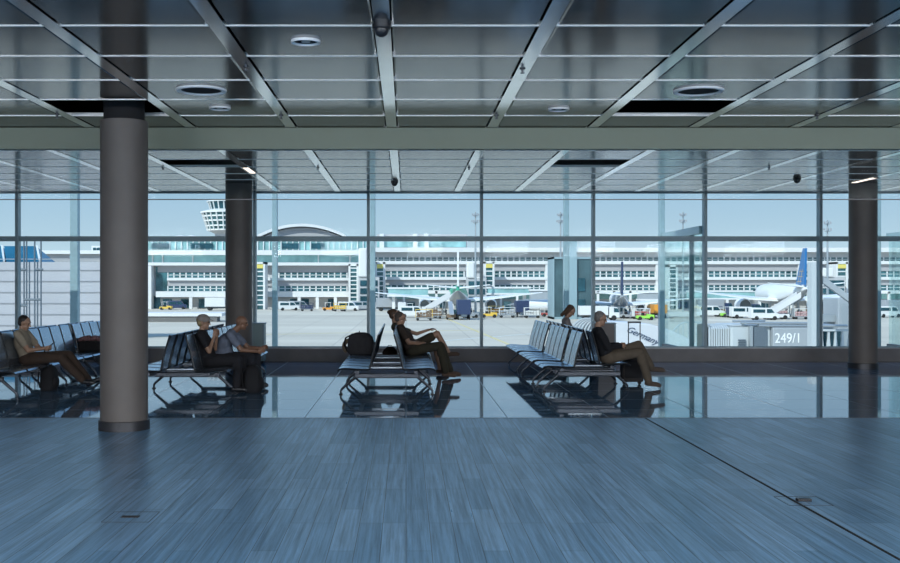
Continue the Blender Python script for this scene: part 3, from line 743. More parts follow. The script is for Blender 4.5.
# ================================================================== OUTSIDE
G = -4.5
struct('ground', MB().add([(-900, 27.4, G), (1100, 27.4, G), (1100, 2600, G), (-900, 2600, G)], [(0,1,2,3)]), M['apron'], smooth=0)
struct('wall_outer_base', box(XL-.2, XR+.2, YW+.15, YW+.4, G, -.3), M['ltgrey'], smooth=0)
def gpt(px, py):                       # point on the apron seen at a pixel
    Y = F*(H-G)/(py-CY); return Vector((XY(px, Y), Y, G))
def gline(a, b, wd, m, label, name='ground_line'):
    a = gpt(*a); b = gpt(*b); d = (b-a).normalized(); s = Vector((-d.y, d.x, 0))*wd/2; z = Vector((0, 0, .02))
    o = MB().add([a-s, b-s, b+s, a+s, a-s+z, b-s+z, b+s+z, a+s+z], [(0,1,2,3),(7,6,5,4),(0,4,5,1),(1,5,6,2),(2,6,7,3),(3,7,4,0)]).build(name, m, None, smooth=0)
    tag(o, label, 'painted line')
gline((445, 318), (520, 349), .35, M['line_y'], 'thin yellow taxi line running down right below the green-tailed plane')
gline((150, 337), (480, 330), .30, M['line_y'], 'long yellow line across the apron at the left')
gline((430, 342), (540, 333), .30, M['line_w'], 'pale line crossing the apron at the middle right')
gline((610, 318), (760, 321), .5, M['line_w'], 'pale line in front of the small jet')
# terminal building
D = 275.0
def bx(px): return XY(px, D)
def bz(py): return ZY(py, D)
def ribbon(t, px0, px1, py0, py1, n, y=D-.15, mw=.34, name='window_band', gl='fglass', rail=True):
    x0, x1, z1, z0 = bx(px0), bx(px1), bz(py0), bz(py1)
    f = MB().box(x0, x1, y-.05, y+.1, z0, z1).build(name, M[gl], t, smooth=0)
    m = MB()
    for k in range(n+1):
        x = x0+(x1-x0)*k/n; m.box(x-mw/2, x+mw/2, y-.12, y, z0, z1)
    if rail: m.box(x0, x1, y-.12, y, (z0+z1)/2-.07, (z0+z1)/2+.07)
    m.build('mullions', M['white'], f, smooth=0)
def slab(t, px0, px1, py0, py1, m, dep=0, name='facade_band', back=6):
    MB().box(bx(px0), bx(px1), D-dep, D+back, bz(py1), bz(py0)).build(name, M[m], t, smooth=0)
rt = thing('terminal_building', 'long low terminal block with white roof edge and window rows, right of centre', 'building', (0, 0, 0))
MB().box(bx(366), bx(960), D+.2, D+30, G, bz(250)).build('core', M['ltgrey'], rt, smooth=0)
slab(rt, 366, 960, 248, 252.3, 'white', 2.5, 'roof_fascia', 32)
slab(rt, 366, 960, 252.3, 257.5, 'ltgrey', .3)
ribbon(rt, 372, 549, 257.5, 261, 30); ribbon(rt, 594, 960, 257.5, 261, 62)
slab(rt, 366, 960, 261, 264.3, 'white', 1.2)
slab(rt, 366, 960, 264.3, 271, 'louver', .4)
slab(rt, 366, 960, 277, 279.8, 'white', 1.2); slab(rt, 366, 960, 279.8, 285, 'louver', .4)
for p0, p1, q in ((385, 464, 13), (494, 545, 9), (594, 655, 10), (708, 797, 15), (803, 835, 5), (880, 960, 12)):
    ribbon(rt, p0, p1, 271.3, 276.8, q); ribbon(rt, p0, p1, 285.2, 290, q)
for p0, p1 in ((545, 553), (655, 664), (797, 803)): slab(rt, p0, p1, 262, 291, 'white', 1.0, 'wall_panel')
slab(rt, 366, 960, 290.3, 293.5, 'white', 3)
slab(rt, 366, 960, 293.5, 299, 'tglass', .2, 'glazing_band')
for k in range(36):
    x = bx(372+16*k); MB().box(x-.3, x+.3, D-3, D-2.4, G, bz(291)).build('arcade_column', M['white'], rt, smooth=0)
for k in range(36):
    p = 374+16*k
    if random.random() < .75: MB().box(bx(p+1.5), bx(p+random.uniform(7, 13)), D-.5, D+.2, G, bz(random.uniform(300, 303))).build('gate_opening', M[random.choice(['dglass', 'fglass', 'tglass'])], rt, smooth=0)
slab(rt, 376, 469.5, 232.5, 248, 'ltgrey', -10, 'penthouse', 25)
MB().box(bx(376), bx(468), D+9.7, D+10, bz(246), bz(240)).build('penthouse_glass', M['tglass'], rt, smooth=0)
for p in (381, 415.5, 427): MB().box(bx(p)-.6, bx(p)+.6, D+8.8, D+10, bz(248), bz(232)).build('penthouse_pier', M['white'], rt, smooth=0)
lt = thing('terminal_building', 'taller glazed terminal block with white slabs behind the left half', 'building', (0, 0, 0))
MB().box(bx(120), bx(366), D+.2, D+30, G, bz(250)).build('core', M['ltgrey'], lt, smooth=0)
MB().box(bx(120), bx(366), D+2, D+28, bz(251), bz(238)).build('upper_glass', M['tglass'], lt, smooth=0)
m = MB()
for k in range(42):
    x = bx(121+5.9*k); m.box(x-.12, x+.12, D+1.6, D+2, bz(251), bz(238))
m.box(bx(120), bx(366), D+1.2, D+28.5, bz(239), bz(237.2)); m.build('upper_frame', M['white'], lt, smooth=0)
for p0, p1 in ((150, 168), (189, 212), (281, 298), (311, 324)):
    MB().box(bx(p0), bx(p1), D+1.5, D+1.7, bz(248.5), bz(243)).build('dark_window', M['dglass'], lt, smooth=0)
slab(lt, 120, 366, 250.6, 255.2, 'white', 2.5, 'roof_slab')
slab(lt, 120, 366, 255.2, 262.6, 'tglass', .1, 'glazing_band')
for p in (153, 163, 193, 240, 318.5, 350): slab(lt, p-.6, p+.6, 255.2, 262.6, 'white', .6, 'pier')
slab(lt, 120, 366, 262.6, 265.6, 'white', 2.2); slab(lt, 158, 349, 265.6, 272.3, 'louver', .4)
slab(lt, 168, 349, 277.8, 280.5, 'white', 1.2); slab(lt, 168, 349, 280.5, 286, 'louver', .4)
ribbon(lt, 168, 253, 272.5, 277.6, 14); ribbon(lt, 168, 253, 286, 291, 14)
ribbon(lt, 279, 347, 272.5, 277.6, 11); ribbon(lt, 279, 347, 286, 291, 11)
slab(lt, 158, 349, 291.3, 297, 'white', 2.5)
slab(lt, 158, 349, 298, 303, 'ltgrey', .1, 'ground_storey')
MB().box(bx(156), bx(167.5), D-.3, D+.2, bz(291), bz(267)).build('corner_glazing', M['fglass'], lt, smooth=0)
MB().box(bx(150), bx(154), D-3, D+.2, G, bz(266)).build('end_pier', M['white'], lt, smooth=0)
MB().box(bx(154), bx(160.5), D-.2, D+.2, G, bz(296)).build('dark_door', M['dglass'], lt, smooth=0)
for p in (192.5, 300, 318, 336): MB().box(bx(p)-.4, bx(p)+.4, D-2.4, D-1.6, G, bz(296)).build('arcade_column', M['white'], lt, smooth=0)
for p0, p1 in ((163, 172), (181, 190), (199, 216), (290, 297), (302, 309), (328, 334)):
    MB().box(bx(p0), bx(p1), D-.3, D+.2, G+.2, bz(299)).build('gate_opening', M['dglass'], lt, smooth=0)
for p in (172, 184): 
    MB().lathe([(.9, bz(237)), (1.6, bz(236)), (1.5, bz(234.6)), (.5, bz(233.6))], (bx(p), D+10, 0), n=16).build('roof_vent', M['white'], lt)
for p in (341, 349):
    MB().lathe([(.9, bz(237.5)), (1.3, bz(236)), (.9, bz(235))], (bx(p), D+10, 0), n=16).build('roof_vent', M['white'], lt)
# stair and lift towers
def stair_tower(px0, px1, py0, label, rungs, m='fglass', yel=False):
    Yt = D-9.5; x0, x1 = XY(px0, Yt), XY(px1, Yt); z1 = ZY(py0, Yt); w_ = (x1-x0)/2
    t = thing('stair_tower', label, 'tower', ((x0+x1)/2, Yt, G), group='glazed stair towers along the terminal')
    h = z1-G
    MB().box(-w_+.3, w_-.3, .3, 5, 0, h-.3).build('glass_core', M[m], t, smooth=0)
    f = MB().box(-w_, -w_+.5, 0, 5.2, 0, h).box(w_-.5, w_, 0, 5.2, 0, h).box(-w_, w_, 0, 5.2, h-.5, h)
    f.build('frame', M['white'], t, smooth=0)
    s = MB()
    for k in range(1, rungs): s.box(-w_+.4, w_-.4, .1, .4, h*k/rungs-.14, h*k/rungs+.14)
    s.build('landings', M['white'], t, smooth=0)
    if yel: MB().box(-w_+.5, w_-.5, -.05, .3, h-1.6, h-.6).build('sign_band', M['yellow'], t, smooth=0)
stair_tower(255, 265, 262, 'white glazed stair tower right of the left window pillar', 10, yel=True)
stair_tower(348.5, 358.5, 264, 'white glazed stair tower left of the first thick window post', 11)
stair_tower(375, 385, 262, 'white glazed stair tower between post and seated couple', 10, yel=True)
stair_tower(484, 494.5, 261.5, 'white glazed stair tower right of the green-tailed plane', 10, yel=True)
stair_tower(668, 678, 265, 'white glazed stair tower seen in the gate passage', 10)
stair_tower(836, 848, 262, 'white glazed stair tower beside the rightmost pillar', 10, yel=True)
def lift_block(px0, px1, py0, py1, label):
    Yt = D-15; x0, x1 = XY(px0, Yt), XY(px1, Yt); z1, z0 = ZY(py0, Yt), ZY(py1, Yt)
    t = thing('lift_block', label, 'tower', ((x0+x1)/2, Yt, G)); w_ = (x1-x0)/2
    MB().box(-w_, w_, 0, 5, z0-G, z1-G).build('white_cabin', M['white'], t, smooth=0, bevel=.3)
    MB().box(-w_, w_+3, .5, 4.5, 0, z0-G).build('base_frame', M['ltgrey'], t, smooth=0)
    g = MB()
    for k in range(3):
        g.box(-w_+.4, w_+2.6, .3, .52, (z0-G)*(.25+.24*k), (z0-G)*(.42+.24*k))
    g.build('grid_window', M['dglass'], t, smooth=0)
lift_block(358.5, 367, 248, 277, 'tall white lift cabin on a grid frame left of the thick window post')
lift_block(467, 474.5, 262, 278, 'tall white lift cabin behind the plane with the green tail')
lift_block(822, 834, 268, 277, 'white lift cabin on a grid frame left of the rightmost pillar')
# arched hall roof
t = thing('arched_hall', 'arched grey hall roof rising behind the left terminal block', 'building', (0, 0, 0))
Da = 340; ar = []
for k in range(25):
    u = -1+2*k/24; ar.append((XY(302+42*u, Da), ZY(238.5-11*(1-u*u), Da)))
MB().prism(ar, 'y', Da, Da+60).build('gable', M['louver'], t, smooth=0)
rim = [(XY(302+44*u, Da), ZY(238-11.3*(1-u*u), Da)) for u in [-1+2*k/24 for k in range(25)]]
rim2 = [(x, z+.9) for x, z in rim]
MB().prism(rim+rim2[::-1], 'y', Da-2, Da+61).build('roof_rim', M['white'], t, smooth=0)
MB().box(XY(266, Da), XY(344, Da), Da, Da+60, G, ZY(238, Da)).build('hall_base', M['ltgrey'], t, smooth=0)
# control tower
Dt = 400; t = thing('control_tower', 'airport control tower with flared glass cabin behind the left pillar', 'tower', (XY(227, Dt), Dt, G))
zz = lambda py: ZY(py, Dt)-G
q = Dt/F
MB().lathe([(4.5, 0), (4.5, zz(236)), (12*q, zz(234)), (18*q, zz(231))], n=24).build('shaft', M['ltgrey'], t)
MB().lathe([(19*q, zz(231)), (24.5*q, zz(213.5))], n=24).build('lower_cabin', M['fglass'], t, smooth=0)
m = MB()
for k in range(24):
    a = 2*PI*k/24; m.bar((19.3*q*math.cos(a), 19.3*q*math.sin(a), zz(231)), (24.8*q*math.cos(a), 24.8*q*math.sin(a), zz(213.5)), .45)
for py in (231, 227, 222, 217.5): 
    r = (19+(231-py)*5.5/17.5)*q; m.lathe([(r, zz(py)), (r+.3, zz(py)), (r+.3, zz(py)+.55), (r, zz(py)+.55)], n=24, cap=False)
m.build('cabin_frame', M['white'], t, smooth=0)
MB().lathe([(26*q, zz(213.5)), (26*q, zz(212)), (19*q, zz(210.3)), (16*q, zz(209.5))], n=32).build('gallery_roof', M['white'], t)
MB().lathe([(16.5*q, zz(209.5)), (18.5*q, zz(202.3))], n=20).build('upper_cabin', M['dglass'], t, smooth=0)
m = MB()
for k in range(20):
    a = 2*PI*k/20; m.bar((16.7*q*math.cos(a), 16.7*q*math.sin(a), zz(209.5)), (18.7*q*math.cos(a), 18.7*q*math.sin(a), zz(202.3)), .4)
m.build('upper_frame', M['white'], t, smooth=0)
MB().lathe([(20*q, zz(202.3)), (20*q, zz(201.4)), (13*q, zz(200))], n=32).build('cap_roof', M['white'], t)
# light masts
def mast(px, top, Ym, label):
    x = XY(px, Ym); h = ZY(top, Ym)-G
    t = thing('light_mast', label, 'light mast', (x, Ym, G), group='floodlight masts on the apron')
    MB().tube([(0, 0, 0), (0, 0, h)], .35, 10, radii=[.3, .15]).build('mast_pole', M['steel'], t)
    r = MB(); r.lathe([(.6, h-2.5), (.6, h-2.4)], n=16); r.lathe([(.6, h-.95), (.6, h-.85)], n=16); r.build('lamp_ring', M['steel'], t)
    lm = MB()
    for k in range(6):
        a = 2*PI*k/6; lm.box(math.cos(a)*.8-.13, math.cos(a)*.8+.13, math.sin(a)*.8-.1, math.sin(a)*.8+.1, h-2.3, h-1.8)
        lm.box(math.cos(a)*.7-.12, math.cos(a)*.7+.12, math.sin(a)*.7-.1, math.sin(a)*.7+.1, h-.8, h-.35)
    lm.build('floodlight', M['planegrey'], t, smooth=0)
mast(475.5, 212, 235, 'thin floodlight mast above the plane with the green tail')
mast(560.5, 212, 235, 'thin floodlight mast left of the teal glass tower')
mast(827.5, 220, 225, 'floodlight mast left of the rightmost pillar')
mast(683, 212, 245, 'faint floodlight mast seen through the gate passage')
# teal glass tower
Yt = 190; t = thing('glass_tower', 'teal glass apron tower behind the woman in the grey top', 'tower', (XY(573, Yt), Yt, G)); w_ = XY(593, Yt)-XY(573, Yt); h = ZY(257, Yt)-G
MB().box(-w_+.2, w_-.2, .2, 7, .3, h-.3).build('glass_box', mat('deep_teal_glass', (.06, .11, .125), .45, 0., var=.35, scale=.25), t, smooth=0)
m = MB()
for x in (-w_, w_-.25): m.box(x, x+.25, 0, 7.2, 0, h)
m.box(-w_, w_, 0, 7.2, h-.35, h).box(-w_, w_, 0, 7.2, 0, .4); m.build('frame', M['post'], t, smooth=0)
MB().box(-.7, .7, -.2, .8, 0, h+3.2).build('middle_pier', M['post'], t, smooth=0)
for k, (x, z0, z1) in enumerate(((.9, h*.45, h*.66), (.9, h*.2, h*.32))): MB().box(x, x+1.3, .0, .2, z0, z1).build('opening', M['dglass'], t, smooth=0)
# left hall: corrugated wall with skylights
Yl = 60; t = thing('service_hall', 'grey corrugated service hall with slanted teal skylights at the left', 'building', (0, Yl, 0))
z0 = ZY(262, Yl)
MB().box(-45, XY(112, Yl), 0, 3, G, z0).build('corrugated_wall', M['corr'], t, smooth=0)
m = MB()
for k in range(13): m.box(-45, XY(112, Yl), -.05, 0, G+.1+k*.63, G+.14+k*.63)
m.build('seams', mat('seam_grey', (.34, .345, .37), .7), t, smooth=0)
sk_ = MB()
zt = ZY(245, Yl)
for k in range(7):
    xa = XY(40, Yl)-k*2.05-2.0; 
    sk_.add([(xa+.08, 0, z0), (xa+1.95, 0, z0), (xa+1.95-.75, 1.6, zt), (xa+.08-.75, 1.6, zt), (xa+.08, 3, z0), (xa+1.95, 3, z0)], [(0,1,2,3), (4,3,2,5), (0,3,4), (1,5,2)])
sk_.build('skylight', M['bglass'], t, smooth=0)
m = MB()
for k in range(8):
    xa = XY(40, Yl)-k*2.05; m.bar((xa, 0, z0), (xa-.75, 1.6, zt), .1)
m.build('skylight_frame', M['white'], t, smooth=0)
t = thing('pier_building', 'distant white-roofed pier building above the corrugated hall', 'building', (0, 120, 0)); Yp = 120
MB().box(XY(36, Yp), XY(112, Yp), 0, 4, G, ZY(262, Yp)).build('body', M['ltgrey'], t, smooth=0)
MB().box(XY(36, Yp), XY(112, Yp), -.5, 4, ZY(254, Yp), ZY(250.5, Yp)).build('roof_edge', M['white'], t, smooth=0)
MB().box(XY(38, Yp), XY(112, Yp), 0, 4, ZY(262, Yp), ZY(254, Yp)).build('louvers', M['louver'], t, smooth=0)
b = MB().box(XY(42, Yp), XY(98, Yp), -.3, .1, ZY(266, Yp), ZY(262, Yp)).build('window_band', M['bglass'], t, smooth=0)
m = MB()
for k in range(15): x = XY(42+4*k, Yp); m.box(x-.1, x+.1, -.5, -.25, ZY(266, Yp), ZY(262, Yp))
m.build('mullions', M['white'], b, smooth=0)
MB().box(XY(81, Yp), XY(95, Yp), 4, 10, ZY(251, Yp), ZY(244.5, Yp)).build('roof_house', M['white'], t, smooth=0)
m = MB()
for k in range(3): m.box(XY(83+4*k, Yp), XY(85.6+4*k, Yp), 3.8, 4, ZY(249.6, Yp), ZY(246.5, Yp))
m.build('roof_window', M['dglass'], t, smooth=0)
# pipe frame before the hall
Ys = 45; t = thing('pipe_frame', 'slim dark pipe ladder standing before the corrugated hall', 'frame', (XY(31, Ys), Ys, G))
for i, px in enumerate((24, 26.6, 29.4, 34.7, 37.5, 41)):
    MB().tube([(XY(px, Ys)-XY(31, Ys), 0, 0), (XY(px, Ys)-XY(31, Ys), 0, ZY((240, 236, 262, 240, 262, 240)[i], Ys)-G)], .035, 8).build('upright', M['jetdark'], t)
for a, b, py in ((18, 27, 305.5), (24, 41, 299.5), (18, 27, 269.5), (35, 43, 269.5), (29, 41, 328)):
    MB().tube([(XY(a, Ys)-XY(31, Ys), 0, ZY(py, Ys)-G), (XY(b, Ys)-XY(31, Ys), 0, ZY(py, Ys)-G)], .05, 8).build('rung', M['jetdark'], t)
# low walkway roof at left
a = gpt(148, 322); Yw = a.y
t = thing('covered_walkway', 'long low white-topped walkway on the apron behind the capped woman', 'walkway', (XY(185, Yw), Yw, G))
MB().box(-12, XY(217, Yw)-XY(185, Yw), 0, 3, 0, .95).build('dark_side', mat('walkway_side', (.16, .155, .15), .8), t, smooth=0)
MB().box(-12, XY(222, Yw)-XY(185, Yw), -.2, 7, .95, 1.5).build('white_roof', M['white'], t, smooth=0)

# ------------------------------------------------------------------ aircraft (nose towards +y, tail towards the viewer)
def plane(label, loc, rot, L, R_, span, main, tailm, finm, eng_x=5.8, engr=1.1, pitch_up=.075, stab=None, finh=None, group='parked aircraft'):
    t = thing('airplane', label, 'airplane', loc, rot); zc = R_*1.95+.25
    stab = stab or span*.36; finh = finh or R_*3.2
    prof = [(.12, -L*.5), (R_*.22, -L*.47), (R_*.48, -L*.40), (R_*.78, -L*.30), (R_, -L*.18), (R_, L*.36), (R_*.93, L*.42), (R_*.7, L*.47), (R_*.35, L*.495), (.1, L*.5)]
    b = MB(); n = 28; vs = []
    for r, y in prof:
        up = max(0, (-L*.18-y)/(L*.32))*R_*.55
        for k in range(n): a = 2*PI*k/n; vs.append((r*math.cos(a), y, zc+up+r*math.sin(a)))
    nb = 4
    for i in range(len(prof)-1):
        pass
    b.add(vs, []); 
    for i in range(len(prof)-1):
        for k in range(n):
            b.f.append([i*n+k, i*n+(k+1) % n, (i+1)*n+(k+1) % n, (i+1)*n+k]); 
            a = 2*PI*(k+.5)/n; upper = math.sin(a) > -.15
            b.mi.append(1 if (i < nb and upper and tailm is not main) else (2 if math.sin(a) < -.5 else 0))
    b.f.append(list(range(n))); b.mi.append(1); b.f.append([(len(prof)-1)*n+k for k in range(n)]); b.mi.append(0)
    b.build('fuselage', [main, tailm, M['planegrey']], t, smooth=50)
    for s in (-1, 1):
        wv = lambda x, y, z, th: [(s*x, y, z+th), (s*x, y, z-th)]
        pts = [(R_*.6, L*.10, zc-R_*.55, .35), (span/2, -L*.13, zc-R_*.55+span*.5*pitch_up*1.3, .08), (span/2, -L*.165, zc-R_*.55+span*.5*pitch_up*1.3, .06), (span*.17, -L*.10, zc-R_*.45, .15), (R_*.6, -L*.10, zc-R_*.55, .25)]
        v = [q for p in pts for q in wv(*p)]; N = len(pts)
        fs = [tuple(2*i for i in range(N)), tuple(2*i+1 for i in range(N))[::-1]]+[(2*i, 2*i+1, (2*i+3) % (2*N), (2*i+2) % (2*N)) for i in range(N)]
        MB().add(v, fs).build('wing', M['plane'], t, smooth=0)
        pts = [(R_*.15, -L*.38, zc+R_*.75, .2), (stab/2, -L*.47, zc+R_*.75+stab*.05, .07), (stab/2, -L*.50, zc+R_*.75+stab*.05, .05), (R_*.15, -L*.47, zc+R_*.75, .15)]
        v = [q for p in pts for q in wv(*p)]; N = len(pts)
        fs = [tuple(2*i for i in range(N)), tuple(2*i+1 for i in range(N))[::-1]]+[(2*i, 2*i+1, (2*i+3) % (2*N), (2*i+2) % (2*N)) for i in range(N)]
        MB().add(v, fs).build('tailplane', M['plane'], t, smooth=0)
        ez = zc-R_*.55-engr*.75
        e_ = MB().lathe([(engr*.75, -2.0), (engr, -.4), (engr*1.02, 1.6), (engr*.9, 2.3), (engr*.78, 2.3), (engr*.78, 1.9)], (s*eng_x, L*.05, ez), n=24, axis='y', cap=False).build('engine', M['plane'], t)
        MB().lathe([(engr*.78, -1.4), (engr*.74, -1.9)], (s*eng_x, L*.05, ez), n=20, axis='y').build('exhaust', M['jetdark'], e_)
        MB().box(s*eng_x-.2, s*eng_x+.2, L*.05-1.2, L*.05+1, ez+engr*.8, zc-R_*.4).build('pylon', M['planegrey'], e_, smooth=0)
        g_ = MB().tube([(s*R_*1.4, -L*.05, .5), (s*R_*1.2, -L*.05, zc-R_*.6)], .18).build('main_gear', M['steel'], t)
        for k in (-.45, .2): MB().lathe([(.55, k), (.6, k+.1), (.55, k+.3)], (s*R_*1.4, -L*.05, .56), n=18, axis='x').build('wheel', M['rubber'], g_)
    pts = [(-L*.30, zc+R_*.9), (-L*.44, zc+R_+finh), (-L*.485, zc+R_+finh), (-L*.47, zc+R_*.9)]
    fin = MB().prism(pts, 'x', -.18, .18).build('tail_fin', finm, t, smooth=0)
    g_ = MB().tube([(0, L*.38, .4), (0, L*.38, zc-R_*.6)], .13).build('nose_gear', M['steel'], t)
    MB().lathe([(.38, -.3), (.38, .3)], (0, L*.38, .4), n=16, axis='x').build('wheel', M['rubber'], g_)
    MB().box(-R_*.96, R_*.96, L*.452, L*.462, zc+R_*.25, zc+R_*.5).build('cockpit_window', M['dglass'], t, smooth=0)
    return t, zc, L, R_, finh
Yg = 218
t, zc, L_, R_, fh = plane('white airliner with a green tail cone seen from behind, wings spread wide', (XY(458, Yg), Yg, G), -.05, 37, 2.0, 34, M['plane'], M['green'], M['plane'], eng_x=6.9, engr=1.25, finh=6.4)
Yr = 212
t, zc, L_, R_, fh = plane('large white airliner with a blue tail fin at the right', (XY(782, Yr), Yr, G), -.10, 36, 2.1, 38, M['plane'], M['plane'], M['tailblue'], eng_x=7.2, engr=1.5, finh=6.6)
m = MB()
for k in range(3):
    z_ = zc+R_*.9+.6+k*.95; y_ = -L_*.33-k*.9
    m.box(.181, .21, y_-3.2+k*.25, y_+.2, z_, z_+.08).box(-.21, -.181, y_-3.2+k*.25, y_+.2, z_, z_+.08)
for a in (-L_*.35, -L_*.39):
    for s in (-.2, .2): m.bar((s, a, zc+R_*.9+.2), (s, a-1.6, zc+R_*.9+2.9), .05, .09)
m.build('tail_globe_lines', M['gold'], t, smooth=0)
Yj = 205
plane('small grey jet with a dark navy tail fin, right of the teal tower', (XY(619, Yj), Yj, G), -.16, 30, 1.55, 26, M['plane'], M['planegrey'], M['navy'], eng_x=4.2, engr=.8, finh=5.6)

# ------------------------------------------------------------------ ground vehicles
def wheelset(t, xs, ys, r=.38):
    for x in xs:
        for y in ys: MB().lathe([(r*.9, -.13), (r, -.08), (r, .08), (r*.9, .13)], (x, y, r), n=16, axis='y').build('wheel', M['rubber'], t)
def van(m, label, loc, rz=0):
    t = thing('van', label, 'van', loc, rz, 'service vehicles on the apron')
    MB().prism([(-2.5, .35), (2.4, .35), (2.45, 1.1), (1.7, 1.3), (1.1, 2.15), (-2.5, 2.2)], 'y', -.95, .95).build('body', m, t, bevel=.06)
    MB().prism([(.2, 1.25), (1.55, 1.3), (1.05, 1.95), (.2, 1.98)], 'y', -.97, .97).build('side_window', M['dglass'], t, smooth=0)
    MB().box(-2.2, -.1, -.965, .965, 1.3, 1.9).build('rear_window', M['dglass'], t, smooth=0)
    wheelset(t, (-1.6, 1.6), (-.85, .85)); return t
def tug(m, label, loc, rz=0):
    t = thing('baggage_tractor', label, 'tractor', loc, rz, 'service vehicles on the apron')
    MB().prism([(-1.5, .3), (1.5, .3), (1.5, .95), (.3, 1.05), (.3, .75), (-1.5, .8)], 'y', -.75, .75).build('chassis', m, t, bevel=.04)
    MB().box(-.65, -.2, -.45, .45, .8, 1.25).build('driver_seat', M['black'], t)
    f = MB()
    for x in (-.9, .35):
        for y in (-.65, .65): f.bar((x, y, .8), (x, y, 1.95), .06)
    f.box(-1, .5, -.72, .72, 1.95, 2.02); f.build('canopy', M['white'], t, smooth=0)
    wheelset(t, (-1.0, 1.0), (-.7, .7), .33); return t
def cart(m, load, label, loc, rz=0):
    t = thing('baggage_cart', label, 'cart', loc, rz, 'service vehicles on the apron')
    MB().box(-1.5, 1.5, -.75, .75, .42, .55).build('deck', M['steel'], t, smooth=0)
    MB().box(-1.48, -1.4, -.75, .75, .55, 1.9).box(1.4, 1.48, -.75, .75, .55, 1.9).box(-1.5, 1.5, -.78, .78, 1.9, 1.97).build('frame', m, t, smooth=0)
    l = MB()
    for i in range(5):
        for j in range(2): l.box(-1.3+i*.53, -.85+i*.53, -.6, .6, .56+j*.48, .98+j*.48-random.uniform(0, .1))
    l.build('luggage', load, t, smooth=0, bevel=.03); wheelset(t, (-1.1, 1.1), (-.65, .65), .25)
    MB().bar((1.5, 0, .4), (2.2, 0, .35), .06).build('tow_bar', M['steel'], t); return t
def loader(m, label, loc, rz=0):
    t = thing('belt_loader', label, 'loader', loc, rz, 'service vehicles on the apron')
    MB().prism([(-2.6, .35), (2.2, .35), (2.2, .8), (-2.6, .95)], 'y', -.8, .8).build('chassis', m, t, bevel=.05)
    MB().prism([(-3.4, .9), (-3.4, 1.15), (3.6, 3.2), (3.6, 2.95)], 'y', -.4, .4).build('belt', M['planegrey'], t, smooth=0)
    MB().box(-1.6, -.7, -.85, -.42, .9, 1.8).build('cab', M['dglass'], t); 
    MB().bar((1.4, 0, .7), (1.9, 0, 2.6), .15).build('lift_arm', M['steel'], t); wheelset(t, (-1.7, 1.5), (-.7, .7), .36); return t
def truck(m, bodym, label, loc, rz=0, h=2.2):
    t = thing('catering_truck', label, 'truck', loc, rz, 'service vehicles on the apron')
    MB().prism([(1.6, .5), (3.4, .5), (3.4, 1.4), (3.0, 2.3), (1.6, 2.4)], 'y', -1.1, 1.1).build('cab', m, t, bevel=.05)
    MB().prism([(2.4, 1.45), (3.36, 1.45), (3.0, 2.15), (2.4, 2.2)], 'y', -1.12, 1.12).build('cab_window', M['dglass'], t, smooth=0)
    MB().box(-3.5, 1.4, -1.2, 1.2, .95, .95+h).build('box_body', bodym, t, bevel=.04)
    MB().box(-3.5, 1.6, -.5, .5, .55, .95).build('chassis', M['jetdark'], t, smooth=0); wheelset(t, (-2.4, 2.4), (-1.0, 1.0), .48); return t
def tanker(m, label, loc, rz=0):
    t = thing('tank_truck', label, 'truck', loc, rz, 'service vehicles on the apron')
    MB().prism([(2.6, .5), (4.4, .5), (4.4, 1.4), (4.0, 2.4), (2.6, 2.5)], 'y', -1.15, 1.15).build('cab', m, t, bevel=.05)
    MB().box(3.2, 4.35, -1.17, 1.17, 1.5, 2.2).build('cab_window', M['dglass'], t, smooth=0)
    MB().lathe([(.8, -4.8), (1.15, -4.5), (1.15, 2.2), (.8, 2.5)], (0, 0, 2.05), n=24, axis='x').build('tank', M['plane'], t)
    MB().box(-4.6, 2.8, -.6, .6, .6, 1.0).build('chassis', M['jetdark'], t, smooth=0); wheelset(t, (-3.4, -2.2, 3.4), (-1.0, 1.0), .5); return t
def stairs(label, base, top, rz=0, flip=1):
    t = thing('boarding_stairs', label, 'boarding stairs', base, rz, 'white mobile boarding stairs'); L = 5.6; h = top
    MB().prism([(0, .5), (L*flip, h), (L*flip, h+1.1), (0, 1.6)], 'y', -1.05, -.95).build('side_panel', M['white'], t, smooth=0)
    MB().prism([(0, .5), (L*flip, h), (L*flip, h+1.1), (0, 1.6)], 'y', .95, 1.05).build('side_panel', M['white'], t, smooth=0)
    s = MB()
    for k in range(16): s.box(min(0, flip)*L/16+L*flip*k/16, min(0, flip)*L/16+L*flip*k/16+L/16, -.95, .95, .4+(h-.4)*k/16, .55+(h-.4)*k/16)
    s.build('steps', M['steel'], t, smooth=0)
    MB().box(-.8, 3.6, -.9, .9, .35, .95).build('chassis', M['white'], t, bevel=.05)
    MB().bar((flip*L*.75, -.8, .6), (flip*L*.75, -.8, h*.75), .16).bar((flip*L*.75, .8, .6), (flip*L*.75, .8, h*.75), .16).build('support', M['steel'], t, smooth=0)
    wheelset(t, (-.3, 2.8), (-.85, .85), .38); return t
C = {'white': M['white'], 'orange': mat('orange_paint', (.80, .33, .04), .5), 'yellowp': mat('yellow_paint', (.80, .52, .08), .5), 'grey': M['planegrey'], 'navy': mat('navy_paint', (.03, .05, .12), .5),
     'red': mat('red_paint', (.45, .10, .09), .5), 'green': mat('lime_paint', (.35, .75, .10), .5), 'blue': mat('blue_paint', (.08, .2, .5), .5), 'brown': mat('brown_load', (.22, .15, .10), .8), 'pink': mat('pink_tarp', (.55, .36, .36), .8)}
def at(px, Y): return (XY(px, Y), Y, G)
tug(C['yellowp'], 'yellow baggage tractor at the left end by the walkway', at(166, 262))
van(C['navy'], 'dark blue van parked under the terminal at the left', at(177, 268), .1)
truck(C['white'], C['white'], 'white box truck just left of the left window pillar', at(220, 255), 0)
van(C['white'], 'white van right of the left window pillar', at(289, 255), .2)
van(C['grey'], 'grey van parked left of the arched hall gate', at(299, 264), .3)
